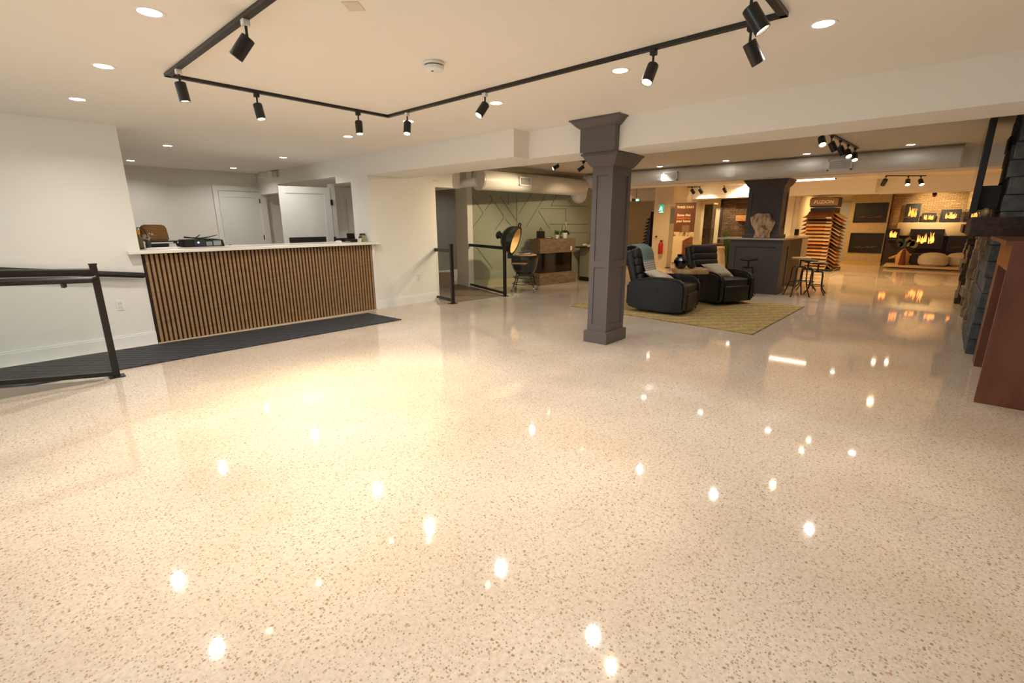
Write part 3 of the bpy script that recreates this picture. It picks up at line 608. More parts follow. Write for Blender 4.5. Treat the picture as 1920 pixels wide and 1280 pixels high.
MB().box(-.13, .13, -.09, .09, 0, .045, bev=.01).build('tray', BLKGL, gp2, 40); MB().box(-.12, .12, -.094, -.088, .015, .03).build('chrome_trim', CHROME, gp2); MB().tube([(-.1, 0, .05), (-.1, 0, .08), (.1, 0, .08), (.1, 0, .05)], .008).build('handle', CHROME, gp2, True)

# ================================================================== WOOD CONSOLE AND SIDE CABINET
CW = wood('weathered_oak', rgb(100, 82, 62), rgb(144, 120, 92), (4, 16, 16), .5)
cs = thing('fireplace_console', 'weathered wood fireplace console with dark glass firebox against the sage wall', 'fireplace console', (8.40, 6.66, 0), R(-9))
MB().box(0, 1.14, 0, .34, .72, 1.035, bev=.004).build('upper_block', CW, cs)
MB().box(-.02, 1.16, -.02, .34, 0, .27, bev=.004).build('plinth', CW, cs)
MB().box(.06, 1.04, .04, .33, .27, .72).build('firebox', plain('firebox_brown', rgb(60, 38, 22), .4, var=.3), cs)
MB().box(.06, 1.04, .03, .036, .27, .72).build('glass_panel', SCRGL, cs)
MB().box(.055, .075, .02, .04, .27, .72).box(1.03, 1.05, .02, .04, .27, .72).build('firebox_trim', BLACK, cs)
MB().box(.97, 1.02, -.006, 0, .76, .86).build('control_plate', WHITEP, cs)
def onc(u, v): c, s_ = math.cos(R(-9)), math.sin(R(-9)); return (8.40+u*c-v*s_, 6.66+u*s_+v*c, 1.036)
bdl = MB().box(-.22, .22, -.07, .07, 0, .015, bev=.003).build('serving_tray', plain('reddish_wood', rgb(132, 72, 44), .5, var=.1), None, loc=onc(.26, .17), rz=R(-9)); tag(bdl, 'reddish wooden tray under the black bag on the console', 'tray')
bag = thing('caddy', 'square black caddy with loop handle on left end of the console', 'caddy', (onc(.17, .17)[0], onc(.17, .17)[1], 1.052), R(-9))
MB().box(-.085, .085, -.05, .05, 0, .16, bev=.006).build('box_body', BLACK, bag); MB().tube([(-.03, 0, .16), (-.028, 0, .20), (0, 0, .225), (.028, 0, .20), (.03, 0, .16)], .009).build('handle', BLACK, bag, True)
cnd = MB().box(-.04, .04, -.03, .03, 0, .022, bev=.004).build('soap_block', plain('cream_block', rgb(226, 206, 180), .5), None, loc=(onc(.42, .17)[0], onc(.42, .17)[1], 1.052), rz=.2); tag(cnd, 'small cream block lying on the reddish tray', 'block')
def potted(name, label, loc, r, h, n, leafr, spread, green):
    p = thing(name, label, 'potted plant', loc)
    MB().lathe([(0, 0), (r*.72, 0), (r, h), (r*.88, h), (r*.8, h*.9), (0, h*.88)]).build('pot', WHITEP, p, True)
    m = MB()
    for i in range(n):
        a = random.uniform(0, 6.28); q_ = random.uniform(.2, 1)*spread; z = h + random.uniform(.01, .11)
        m.sph((q_*math.cos(a), q_*math.sin(a), z), leafr, (1, .7, .35), 8)
        m.tube([(0, 0, h*.88), (q_*.5*math.cos(a), q_*.5*math.sin(a), h+.02), (q_*math.cos(a), q_*math.sin(a), z)], .003, 4)
    m.build('foliage', green, p, True); return p
GRN = plain('leaf_green', rgb(96, 128, 56), .5, var=.25, nscale=30); DGRN = plain('dark_leaf', rgb(40, 48, 34), .4, var=.2)
potted('potted_plant', 'small bushy green plant in a white pot on the console', onc(.68, .16), .045, .08, 46, .022, .075, GRN)
orc = potted('potted_orchid', 'bare-stemmed orchid with dark leaves in white pot on console right end', onc(.93, .16), .06, .12, 0, .02, .05, DGRN) if False else thing('potted_orchid', 'bare-stemmed orchid with dark leaves in white pot on console right end', 'potted plant', onc(.93, .16))
MB().lathe([(0, 0), (.048, 0), (.062, .125), (.054, .125), (.05, .11), (0, .105)]).build('pot', WHITEP, orc, True)
m = MB()
for a, L in ((.1, .13), (3.0, .14), (2.4, .10), (5.6, .11), (.8, .09)):
    c, s_ = math.cos(a), math.sin(a); m.tube([(0, 0, .115), (L*.5*c, L*.5*s_, .165), (L*.9*c, L*.9*s_, .12), (L*1.05*c, L*1.05*s_, .06)], [.008, .02, .022, .003], 8)
m.build('leaf', DGRN, orc, True)
MB().tube([(0, 0, .11), (.02, 0, .25), (.045, 0, .36), (.065, 0, .44)], [.004, .004, .005, .004], 6).build('stem', BLACK, orc, True)
MB().box(.03, .055, -.008, -.005, .27, .37).build('plant_tag', plain('tag_paper', rgb(222, 216, 190), .6), orc)
cbm = thing('display_cabinet', 'low sage-grey cabinet table with dark top beside the console', 'cabinet', (9.72, 6.26, 0), R(-9))
MB().box(-.06, .62, -.02, .36, .80, .83).build('top', plain('dark_brown_top', rgb(60, 36, 24), .4), cbm); MB().box(.10, .60, .04, .34, .10, .80).build('body', plain('stone_grey_green', rgb(146, 138, 108), .6), cbm); MB().box(.10, .6, .04, .33, .0, .10).build('base', BLACK, cbm)
lamp_ = thing('coffee_grinder', 'copper and glass grinder on the cabinet partly hidden by column', 'grinder', (9.98, 6.30, .832))
MB().lathe([(0, 0), (.05, 0), (.05, .12), (.03, .14), (.06, .2), (.07, .32), (0, .32)]).build('hopper', plain('copper_brown', rgb(120, 62, 30), .3, .3), lamp_, True); MB().lathe([(.0, .32), (.075, .32), (.075, .37), (0, .37)]).build('lid', plain('amber_lid', rgb(190, 140, 70), .4), lamp_, True); MB().tube([(-.04, 0, .1), (-.12, 0, .06), (-.14, 0, .0)], .008).build('spout', CHROME, lamp_, True)
fl = MB().sph((0, 0, .035), .07, (1.2, .7, .5), 12).sph((.07, 0, .03), .05, (1.2, .7, .5), 10).build('folded_cloth', plain('cream_cloth', rgb(226, 206, 176), .8), None, True, loc=(9.80, 6.40, .832)); tag(fl, 'cream folded cloth on the left of the cabinet top', 'cloth')
ns = MB().box(-.07, .07, -.02, .02, 0, .04).build('note_card', plain('card_cream', rgb(236, 226, 204), .6), None, loc=(9.83, 6.28, .832)); tag(ns, 'small cream card at the front edge of the cabinet top', 'card')

# ================================================================== DUCTS
def duct(name, label, p0, p1, r, seams, collar=None):
    d = thing(name, label, 'duct', p0); L = Vector(p1)-Vector(p0)
    MB().cyl((0, 0, 0), L, r, n=40).build('pipe', DUCT, d, True)
    u = L.normalized(); m = MB()
    for s_ in seams: m.cyl(u*(s_-.008), u*(s_+.008), r+.004, n=40)
    m.build('seam', DUCT, d, True); return d
du1 = duct('air_duct', 'thick round white duct in front of the sage wall', (6.58, 6.70, 2.185), (9.75, 6.50, 2.185), .185, (.02, 1.3, 2.7))
MB().cyl((0, 0, 0), (-.03, .002, 0), .192, n=40).build('end_cap', plain('duct_cap', rgb(196, 190, 178), .45, .2), du1, True)
MB().cyl((-.02, .02, -.03), (-.06, .60, -.05), .085, n=24).build('branch_pipe', DUCT, du1, True)
MB().lathe([(.15, .0), (.19, -.1), (.19, -.2), (.15, -.3), (.08, -.36), (0, -.38)], (3.1, -.17, .02), n=24).build('elbow', DUCT, du1, True)
m = MB()
for x_ in (.5, 1.7, 2.5): m.cyl((x_, -.03, .17), (x_, -.03, .305), .004, n=6)
m.build('hanger_rod', CHROME, du1)
du2 = duct('air_duct', 'long round white duct running below the back ceiling', (9.90, 6.5, 2.325), (9.90, -.02, 2.325), .15, (.7, 2.0, 3.4, 4.0, 4.8, 5.6, 6.0))
MB().cyl((0, -6.52, 0), (0, -6.54, 0), .155, n=40).build('end_cap', plain('duct_cap_b', rgb(196, 190, 178), .45, .2), du2, True)
m = MB()
for y_ in (-1.2, -2.6, -4.0, -5.6): m.cyl((0, y_, .14), (0, y_, .165), .004, n=6)
m.build('hanger_rod', CHROME, du2)
def grille(label, loc, rz, w_=.30, h=.15, d=.05, vertical=False):
    g = thing('duct_register', label, 'vent', loc, rz)
    MB().box(-w_/2, w_/2, 0, d, -h/2, -h/2+.02).box(-w_/2, w_/2, 0, d, h/2-.02, h/2).box(-w_/2, -w_/2+.025, 0, d, -h/2, h/2).box(w_/2-.025, w_/2, 0, d, -h/2, h/2).build('frame', WHITEP, g)
    MB().box(-w_/2+.02, w_/2-.02, .02, .024, -h/2+.01, h/2-.01).build('backing', plain('vent_shadow_grey', rgb(140, 142, 146), .6), g)
    m = MB()
    if vertical:
        n_ = 13
        for i in range(n_): x_ = -w_/2+.03+(w_-.06)*i/(n_-1); m.box(x_-.003, x_+.003, .004, .018, -h/2+.02, h/2-.02)
    else:
        for i in range(7): z_ = -h/2+.03+(h-.06)*i/6; m.box(-w_/2+.02, w_/2-.02, .002, .018, z_-.0055, z_+.0055)
    m.build('slat', WHITEP, g); return g
grille('white register with vertical fins on the duct by the sage wall', (7.62, 6.425, 2.20), R(-3.6), .34, .17, .07, True)
grille('white louvred register on the long duct nearest the column', (9.69, 4.35, 2.30), R(-90), .34, .17)
grille('white louvred register on the long duct above the island right side', (9.69, 1.44, 2.30), R(-90), .34, .17)

# ================================================================== CEILING LIGHTS
def mk_downlight():
    t = thing('downlight', '', 'recessed light', (0, 0, 0))
    MB().lathe([(.052, -.002), (.066, -.004), (.07, 0), (.052, 0)], n=24).build('trim_ring', WHITEP, t, True)
    MB().lathe([(0, -.0015), (.052, -.0015), (.052, .0), (0, .0)], n=24).build('lens', COOLE, t)
    return t
D0 = mk_downlight(); first = True
front = [(.80, 3.15, 'round recessed ceiling light nearest the camera in the left row'), (.80, 4.40, 'second recessed ceiling light from the camera in the left row'), (.81, 5.68, 'recessed ceiling light in the left row closest to the left wall'),
 (2.0, 8.07, 'recessed office light behind the left wall edge, nearer the counter'), (2.0, 10.36, 'recessed office light low at far left by the wall edge'), (3.57, 10.34, 'recessed office light above the closed back door'), (3.57, 8.13, 'recessed office light nearest the sensor box'),
 (3.30, 5.64, 'recessed light near the soffit, below the short track arm'), (3.32, 3.15, 'recessed light partly hidden by the track head on the long track'), (3.26, 4.36, 'recessed light seen beside the track head at the track corner'),
 (3.24, 1.87, 'recessed light beneath the long track, left of the double spotlights'), (3.26, .66, 'recessed light right of the track corner at top right'),
 (.8, 1.9, 'recessed light just above the camera in the left row'), (.8, .6, 'recessed light over the camera nearest the right wall')]
back = [(6.5, 5.3, 'light behind the front beam near the sage wall'), (6.5, 4.1, 'light behind the front beam left of the column'), (6.5, 3.05, 'light behind the front beam above the column'), (6.55, 1.9, 'light behind the front beam right of the column'), (6.55, .68, 'light behind the front beam near the fireplaces'),
 (9.55, 4.5, 'leftmost recessed light in the row before the long duct'), (9.52, 3.2, 'second recessed light from the left before the long duct'), (9.5, 1.9, 'recessed light before the duct left of the spotlight bar'), (9.45, .56, 'rightmost recessed light in the row before the long duct')]
allL = [(x, y, ZC, l) for x, y, l in front] + [(x, y, ZB, l) for x, y, l in back]
for i, (x, y, z, l) in enumerate(allL):
    o = D0 if i == 0 else dup(D0)
    o.location = (x, y, z); o['label'] = l; o['group'] = 'round recessed ceiling lights'
    lamp('downlight_lamp', 'AREA', (x, y, z-.012), (12 if y < 7 else 7) if x < 6 else (5 if x < 8 else 4), COOL, .06, (0, 0, -1), spread=150 if x < 8 else 100) 
sm = thing('smoke_detector', 'round white smoke detector on the ceiling inside the track', 'smoke detector', (2.25, 2.70, ZC))
MB().lathe([(0, 0), (.068, 0), (.072, -.008), (.070, -.018), (0, -.018)], n=32).build('base', WHITEP, sm, True)
MB().lathe([(.06, -.018), (.06, -.028)], n=24).build('vent_ring', plain('vent_grey', rgb(120, 116, 112), .6), sm)
MB().lathe([(.066, -.026), (.064, -.045), (.054, -.052), (0, -.053)], n=32).build('cover', WHITEP, sm, True)
MB().box(-.02, -.008, -.006, .006, -.056, -.052).build('indicator', BLACK, sm)
cp = MB().box(-.05, .05, -.04, .04, -.004, 0).build('ceiling_plate', plain('beige_plate', rgb(220, 210, 190), .6), None, loc=(1.45, 2.33, ZC), rz=R(38)); tag(cp, 'small beige cover plate on the ceiling at the top edge', 'cover plate')

# track
tr = thing('light_track', 'black rectangular ceiling track carrying the nearest spotlights', 'light track', (2.04, 2.52, ZC))
def tseg(m, a, b, wd=.036, h=.022):
    a, b = Vector(a), Vector(b); d = b-a; L = d.length
    m.box(-wd/2, L+wd/2, -wd/2, wd/2, -h, 0, mat=Matrix.Translation(a) @ Matrix.Rotation(math.atan2(d.y, d.x), 4, 'Z'))
for a, b in (((-.91, -1.74, 0), (-.91, 1.75, 0)), ((-.91, 1.75, 0), (.91, 1.75, 0)), ((.91, 1.75, 0), (.91, -1.74, 0)), ((.91, -1.74, 0), (-.91, -1.74, 0))):
    m = MB(); tseg(m, a, b); m.build('track_rail', BLACK, tr)
def spot(label, loc, d, z, adapter=BLACK, r=.034, L=.12, energy=30, on=True, group='black cylinder spotlights on the nearest track', ang=62, h0=.022, drop=0):
    t = thing('track_spotlight', label, 'spotlight', (loc[0], loc[1], z), 0, group)
    MB().box(-.018, .018, -.018, .018, -h0-.03, -h0+.0, bev=.003).build('track_adapter', adapter, t)
    d = Vector(d).normalized(); piv = Vector((0, 0, -h0-.09-drop))
    MB().cyl((0, 0, -h0-.028), piv, .007, n=10).build('stem', BLACK, t, True)
    c0 = piv - d*.02 + Vector((d.x, d.y, 0))*.0; side = Vector((0, 0, 1)).cross(d)
    side = side.normalized() if side.length > .01 else Vector((1, 0, 0))
    a = piv - d*.01; b = a + d*L
    q = Matrix.Translation(a) @ d.to_track_quat('Z', 'Y').to_matrix().to_4x4()
    MB().lathe([(0, 0), (r-.003, 0), (r, .004), (r, L), (r-.004, L), (r-.005, L-.012), (0, L-.013)], n=24, mat=q).build('shade', BLACK, t, True)
    MB().lathe([(0, L-.010), (r-.006, L-.010), (r-.006, L-.009), (0, L-.009)], n=20, mat=q).build('lens', WARME if on else SCRGL, t)
    if on: lamp('spotlight_lamp', 'SPOT', b+d*.012, energy, WARM, .02, d, .8, ang, t)
    return t
spot('black track spotlight highest on the left arm of the track', (1.13, 2.83), (-.50, .36, -.8), ZC, WHITEP, energy=45)
spot('black track spotlight near the left corner of the track', (1.13, 4.02), (.10, -.05, -1), ZC, WHITEP, energy=75)
spot('black track spotlight on the short arm just right of the left corner', (1.72, 4.27), (.05, -.25, -1), ZC, energy=75)
spot('black track spotlight on the short arm near the middle corner', (2.62, 4.27), (-.1, -.2, -1), ZC, energy=55)
spot('black track spotlight on the long arm by the middle corner', (2.95, 3.96), (-.28, -.22, -.92), ZC, WHITEP, energy=75)
spot('black track spotlight on the long arm covering a recessed light', (2.95, 2.92), (-.62, .12, -.8), ZC, WHITEP, energy=100)
spot('black track spotlight on the long arm aimed left with bright lens', (2.95, 1.48), (-.45, .08, -.88), ZC, energy=65)
spot('lower of two black spotlights at the right end of the track', (2.95, .93), (.42, -.36, -.80), ZC, energy=25)
spot('upper of two black spotlights, lens bright, cut by the top edge', (2.50, .80), (.15, -.50, -.82), ZC, energy=25)
spot('black track spotlight above the camera, out of direct view', (1.13, 1.6), (-.1, .3, -.9), ZC, energy=55)

GB = 'black spotlights in the back rooms'
def track(label, a, b, z=ZB):
    t = thing('light_track', label, 'light track', (a[0], a[1], z)); m = MB(); tseg(m, (0, 0, 0), (b[0]-a[0], b[1]-a[1], 0)); m.build('track_rail', BLACK, t)
    return t
track('black ceiling track seen left of the column', (7.05, 5.13), (8.6, 5.0))
spot('black spotlight hanging alone left of the short track by the column', (7.2, 5.32), (-.72, .50, -.48), ZB, group=GB, energy=70, ang=70)
spot('black spotlight on the short track just left of the column', (7.65, 5.08), (-.30, .72, -.50), ZB, group=GB, energy=140, ang=80)
spot('black spotlight on the short track behind the column', (8.3, 5.03), (.25, .72, -.60), ZB, group=GB, energy=80, ang=75)
track('black ceiling track over the aisle right of the island', (7.0, 1.30), (9.25, 1.18))
for i, (x, d, on) in enumerate(((7.1, (-.55, -.3, -.75), 1), (7.6, (.35, -.4, -.8), 0), (8.1, (.4, -.4, -.8), 0), (8.6, (-.5, -.3, -.7), 1), (9.1, (-.5, -.2, -.75), 1))):
    spot('%s spotlight on the aisle track %s' % (('lit' if on else 'dark'), ['at its near end', 'second from its near end', 'at its middle', 'second from its far end', 'at its far end'][i]), (x, 1.29-(x-7)*.05), d, ZB, group=GB, energy=14, on=bool(on), r=.04)
track('black ceiling track before the far right beam', (15.2, 1.25), (15.9, .55))
spot('dark spotlight at left end of the far right track', (15.1, 1.25), (.5, .3, -.7), ZB, group=GB, energy=20, on=False, r=.05, L=.16)
spot('lit spotlight left of the pair on the far right track', (15.6, .85), (-.55, -.1, -.7), ZB, group=GB, energy=14, r=.05, L=.16)
spot('lit spotlight at right end of the far right track', (15.8, .62), (-.5, -.3, -.7), ZB, group=GB, energy=14, r=.05, L=.16)
track('black ceiling track before the far left beam', (15.1, 7.0), (15.7, 6.0))
for i, (x, y) in enumerate(((15.2, 6.8), (15.45, 6.15), (15.5, 5.92), (15.55, 5.2))):
    spot('black spotlight %s on the far left beam' % ['farthest left', 'second from left', 'third from left', 'farthest right, alone'][i], (x, y), (.7, -.25, -.65), ZB, group=GB, energy=38, r=.05, L=.15, ang=80)
# linear lamp over the island rear
ll = thing('linear_light', 'glowing linear ceiling light right of the island pillar', 'ceiling light', (14.9, 2.72, ZB))
MB().box(-.03, .03, -.48, .52, -.05, 0).build('housing', BLACK, ll); MB().box(-.035, .02, -.45, .48, -.056, -.049).box(-.036, -.029, -.45, .48, -.05, -.012).build('diffuser', emit('linear_warm', (1, .82, .58, 1), 9), ll)
lamp('linear_lamp', 'AREA', (14.9, 2.72, ZB-.08), 28, (1, .72, .40), .5, (0, 0, -1))
for i, (x, y) in enumerate(((18.5, .35), (18.5, -.45))):
    spot('black spotlight %s above the brick alcove' % ['left', 'right'][i], (x, y), (.85, -.02, -.32), ZB, group=GB, energy=(120, 25)[i], r=.05, L=.14, ang=76, drop=.22)
for x, y, e in ((12.6, 3.3, 36), (12.6, .6, 28), (14.6, 1.6, 40), (12.8, 6.0, 34), (15.9, 4.7, 30), (18.3, 2.6, 34), (16.0, 9, 55), (8.2, 8.6, 11)):
    i = [12.6, 14.6, 12.8, 15.9, 18.3, 16.0, 8.2].index(x)
    l = dup(D0, (x, y, ZB if x < 16 or x > 17 else ZB), None, {(12.6, 3.3): 'recessed warm light over the back of the island', (12.6, .6): 'recessed warm light in the aisle beyond the duct', (14.6, 1.6): 'recessed warm light before the plank sample rack', (12.8, 6.0): 'recessed warm light before the brown banner', (15.9, 4.7): 'recessed warm light before the stone shelf panel', (18.3, 2.6): 'recessed warm light before the stacked fireplaces', (16.0, 9): 'recessed warm light added to brighten the far hallway', (8.2, 8.6): 'recessed light in the side room beyond the doorway'}[(x, y)], 'round recessed ceiling lights')  # the far hallway light is added to brighten its dark wall
    lamp('downlight_lamp', 'AREA', (x, y, ZB-.012), e, (1, .63, .27) if x > 10 else COOL, .1, (0, 0, -1))

# ================================================================== RIGHT SIDE: MANTELS, STONE
BRW = wood('walnut_stained_wood', rgb(84, 46, 30), rgb(112, 66, 44), (4, 4, 1), .4)
BRO = wood('orange_lit_wood', rgb(128, 70, 32), rgb(158, 92, 46), (4, 4, 1.2), .4)  # brown mantel wood with the orange light on its inner parts put into the colour
mn = thing('mantel_surround', 'reddish brown wooden mantel surround at the right edge', 'mantel', (5.07, -.38, 0))
MB().box(0, .05, -.77, -.02, 0, 1.225).build('side_panel', BRW, mn)
MB().box(.0, 1.62, -.77, .02, 1.225, 1.255, bev=.003).build('top_shelf', BRW, mn)
MB().box(.05, 1.58, -.77, -.28, 0, 1.225).build('firebox_panel', plain('dark_firebox', rgb(30, 20, 15), .6), mn)
MB().box(.05, .28, -.285, -.10, 0, 1.0).build('pilaster', BRO, mn); MB().box(1.32, 1.58, -.285, -.06, 0, 1.0).build('pilaster', BRW, mn)
MB().box(.05, 1.58, -.285, -.06, 1.0, 1.225).build('frieze', BRO, mn)
mn2 = thing('mantel_surround', 'second darker wooden surround just beyond the reddish brown mantel', 'mantel', (6.72, -.46, 0))
MB().box(0, .2, -.69, .0, 0, 1.19).build('side_panel', BRW, mn2)
MB().box(-.0, .22, -.69, .02, 1.19, 1.22).build('top_shelf', BRW, mn2)
def stone(name, c1, c2, sc=4.5, nz=.6, mort=.02):
    t = NT(name); c = t.n('TexCoord'); sp = t.n('SeparateXYZ'); t.l(c.outputs['Object'], sp.inputs[0]); cb_ = t.n('CombineXYZ')
    t.l(t.math('ADD', sp.outputs[0], sp.outputs[1]), cb_.inputs[0]); t.l(sp.outputs[2], cb_.inputs[1])
    b = t.n('TexBrick'); b.inputs['Scale'].default_value = sc; b.inputs['Brick Width'].default_value = .9; b.inputs['Row Height'].default_value = .3; b.inputs['Mortar Size'].default_value = mort; b.inputs['Bias'].default_value = 0
    b.inputs['Color1'].default_value = c1; b.inputs['Color2'].default_value = c2; b.inputs['Mortar'].default_value = tuple(x*.25 for x in c1[:3])+(1,)
    t.l(cb_.outputs[0], b.inputs['Vector']); n = t.noise(c.outputs['Object'], 9, 5, .6)
    mx = t.n('Mix'); mx.data_type = 'RGBA'; mx.blend_type = 'MULTIPLY'; mx.inputs[0].default_value = nz; t.l(b.outputs['Color'], mx.inputs[6])
    t.l(t.ramp(n, [(.3, (.45, .45, .45)), (.7, (1.35, 1.35, 1.35))]), mx.inputs[7]); t.l(mx.outputs[2], t.b.inputs['Base Color'])
    t.b.inputs['Roughness'].default_value = .75; t.bump(t.math('ADD', b.outputs['Fac'], t.math('MULTIPLY', n, -1.2)), .8, .03); return t.m
GST = stone('grey_ledgestone', rgb(74, 77, 80), rgb(96, 97, 98), 1, .8, 0); TST = stone('tan_ledgestone', rgb(150, 128, 98), rgb(130, 108, 84), 1, .8, 0); DST = stone('dark_ledgestone', rgb(58, 50, 42), rgb(84, 74, 62), 1, .8, 0)
def rough_block(m, x0, x1, y0, y1, z0, z1, rows, jit=.02):
    dz = (z1-z0)/rows
    for i in range(rows):
        nx = random.choice((2, 3)); xs = [x0] + sorted(random.uniform(x0+.1, x1-.1) for _ in range(nx-1)) + [x1]
        for a, b in zip(xs, xs[1:]): m.box(a+random.uniform(-jit, jit)*(a == x0), b, y0, y1+random.uniform(-jit, jit), z0+i*dz+.002, z0+(i+1)*dz-.002, bev=.006, seg=1)
sf = thing('stone_fireplace', 'grey stone fireplace chimney at the right edge holding the television', 'fireplace', (6.97, -.40, 0))
m = MB(); rough_block(m, 0, 1.25, -.72, .0, 0, ZB-.01, 15, .016); m.build('stone_chimney', GST, sf)
BM = wood('dark_barn_beam', rgb(38, 26, 20), rgb(74, 54, 42), (3, 14, 14), .7, bump=.5)
bmn = MB().box(-.02, 1.35, -.70, .20, 1.24, 1.44, bev=.012).build('mantel_beam', BM, sf)
tv = thing('television', 'black flat television seen edge-on above the dark beam mantel', 'television', (7.02, -.175, 1.48))
MB().box(0, 1.25, -.055, .0, 0, .93, bev=.006).build('screen_housing', BLKP, tv); MB().box(.02, 1.23, .0, .004, .02, .91).build('screen', SCRGL, tv); MB().box(.25, .5, -.21, -.055, .04, .28).build('wall_bracket', BLACK, tv); MB().box(.4, .5, -.03, -.01, -.06, 0).build('soundbar_mount', BLACK, tv)
rk = MB().sph((0, 0, .04), .05, (1, .8, 1), 10).build('decor_stone', plain('cream_rock', rgb(206, 180, 130), .7, var=.1), None, True, loc=(7.1, -.30, 1.442)); tag(rk, 'small cream stone on the beam mantel under the television', 'stone')
s2 = thing('stone_fireplace', 'tan rough-edged stone display just beyond the grey chimney', 'fireplace', (8.36, -.40, 0))
m = MB(); rough_block(m, 0, .35, -.74, .0, 0, 1.18, 9, .04); m.build('stone_surround', TST, s2)
s3 = thing('stone_fireplace', 'dark stone fireplace with tall surround farther along the right wall', 'fireplace', (11.2, -.36, 0))
m = MB(); rough_block(m, 0, 1.4, -.78, .0, 0, 1.2, 12, .03); m.build('stone_surround', DST, s3)
MB().box(-.05, 1.45, -.78, .12, 1.2, 1.34, bev=.01).build('mantel_beam', BM, s3)
s4 = thing('stone_fireplace', 'tan stone chimney glimpsed behind the television and dark mantel', 'fireplace', (9.7, -.5, 0))
m = MB(); rough_block(m, 0, .5, -.64, .12, 0, 1.7, 12, .03); m.build('stone_surround', TST, s4)

# ================================================================== FAR ROOM: BANNER, DISPLAYS
bn = thing('banner_stand', 'brown roll-up banner about stone for the home', 'banner', (13.6, 5.55, 0), R(-90))
t = NT('banner_print'); v = t.coord('Object'); sp = t.n('SeparateXYZ'); t.l(v, sp.inputs[0])
nz = t.noise(t.coord('Object', (3, 1, 2)), 3, 4)
pic = t.ramp(nz, [(.42, rgb(120, 84, 52)), (.5, rgb(186, 166, 132)), (.6, rgb(212, 196, 164))])
t.l(t.mix(t.math('GREATER_THAN', sp.outputs[2], 1.12), pic, rgb(96, 58, 36)), t.b.inputs['Base Color']); t.b.inputs['Roughness'].default_value = .5
MB().box(-.30, .30, -.004, .004, .08, 1.91).build('printed_panel', t.m, bn)
MB().box(-.33, .33, -.07, .07, 0, .08, bev=.01).build('base', CHROME, bn); MB().box(-.31, .31, -.01, .01, 1.905, 1.925).build('top_bar', CHROME, bn)
LET = plain('cream_lettering', rgb(240, 222, 186), .5); LETO = plain('orange_lettering', rgb(206, 112, 70), .5)
text('lettering', 'THREE OAKS', .083, LET, bn, (0, -.0055, 1.80), (R(90), 0, 0), .001, bold=.001)
for s_, z_, mt_ in (('Stone that', 1.585, LET), ('transforms', 1.505, LETO), ('your home', 1.42, LET)):
    text('lettering', s_, .092, mt_, bn, (-.03, -.0055, z_), (R(90), 0, 0), .001, bold=.002)
# pictured kitchen island inside the banner print
MB().prism([(-.29, .25), (-.02, .25), (-.02, .86), (.20, 1.0), (-.29, 1.0)], -.0065, -.0045, 'y').build('printed_island', plain('print_cream', rgb(214, 196, 160), .5), bn)
MB().prism([(.0, .25), (.29, .25), (.29, .97), (.22, .99), (.0, .88)], -.0062, -.0045, 'y').build('printed_firewood', stone('print_wood', rgb(150, 90, 44), rgb(96, 52, 28), 14), bn)
MB().box(-.05, .16, -.0062, -.0045, 1.13, 1.31).build('printed_cabinet', plain('print_taupe', rgb(128, 104, 78), .5), bn)

dc = thing('display_column', 'tall narrow dark stone sample column beside the banner', 'display', (15.6, 5.62, 0))
MB().box(0, .3, -.13, .13, 0, 1.93).build('column_body', DST, dc); MB().box(-.03, .33, -.16, .16, 1.93, 1.97).build('cap', plain('cream_cap', rgb(214, 186, 130), .5), dc)
hr = MB().box(-.02, .02, -.16, .16, 0, .8).box(-.03, .03, -.18, .18, .8, .82).build('white_panel', plain('bright_panel', rgb(230, 214, 180), .5), None, loc=(15.2, 5.78, 0)); tag(hr, 'low bright white panel between banner and dark sample column', 'panel')
dp = thing('dining_table', 'dark low table edge behind the right recliner back', 'table', (15.4, 4.98, 0))
MB().box(-.4, .4, -.40, .45, .70, .74).build('tabletop', plain('dark_walnut', rgb(58, 38, 24), .5), dp)
for a, b in ((-.35, -.35), (.35, -.35), (-.35, .4), (.35, .4)): MB().box(a-.025, a+.025, b-.025, b+.025, 0, .70).build('leg', BLACK, dp)
sp_ = thing('stone_display', 'dark brown stone display panel with shelf on the back wall', 'display', (16.80, 4.72, 0))
MB().box(0, .1, -.78, .92, .60, 2.13).build('stone_face', stone('brown_ledgestone', rgb(84, 62, 42), rgb(120, 92, 62), 5), sp_)
MB().box(-.02, .0, .86, .94, .6, 2.13).box(-.02, .0, -.78, .94, 2.08, 2.13).build('edge_trim', plain('dark_trim', rgb(50, 32, 20), .6), sp_)
MB().box(-.24, 0, -.30, .36, 1.42, 1.60, bev=.006).build('mantel_shelf', wood('light_mantel', rgb(168, 112, 62), rgb(204, 146, 90), (3, 3, 10), .5), sp_)
MB().box(-.3, .0, -.78, .92, .55, .60).build('hearth_shelf', plain('cream_shelf', rgb(214, 186, 134), .5), sp_)
fa = thing('flower_arrangement', 'tall pale dried flower arrangement on the light mantel shelf', 'plant', (16.66, 4.55, 1.60))
m = MB()
for i in range(46):
    a = random.uniform(0, 6.28); q_ = random.uniform(.02, .24); z = random.uniform(.03, .45)*(1-.5*q_/.24)
    m.tube([(0, 0, 0), (q_*.4*math.cos(a)*.3, q_*.5*math.sin(a), z*.6), (q_*math.cos(a)*.3, q_*math.sin(a), z)], .003, 4); 
m.build('stems', plain('dry_stems', rgb(96, 82, 54), .7), fa)
m = MB()
for i in range(30):
    a = random.uniform(0, 6.28); q_ = random.uniform(.03, .26); z = random.uniform(.02, .46)
    m.sph((q_*math.cos(a)*.3, q_*math.sin(a), z), random.uniform(.012, .026), (.6, 1, 1.2), 8)
m.build('blossoms', plain('pale_blooms', rgb(214, 190, 146), .6, var=.2), fa, True)
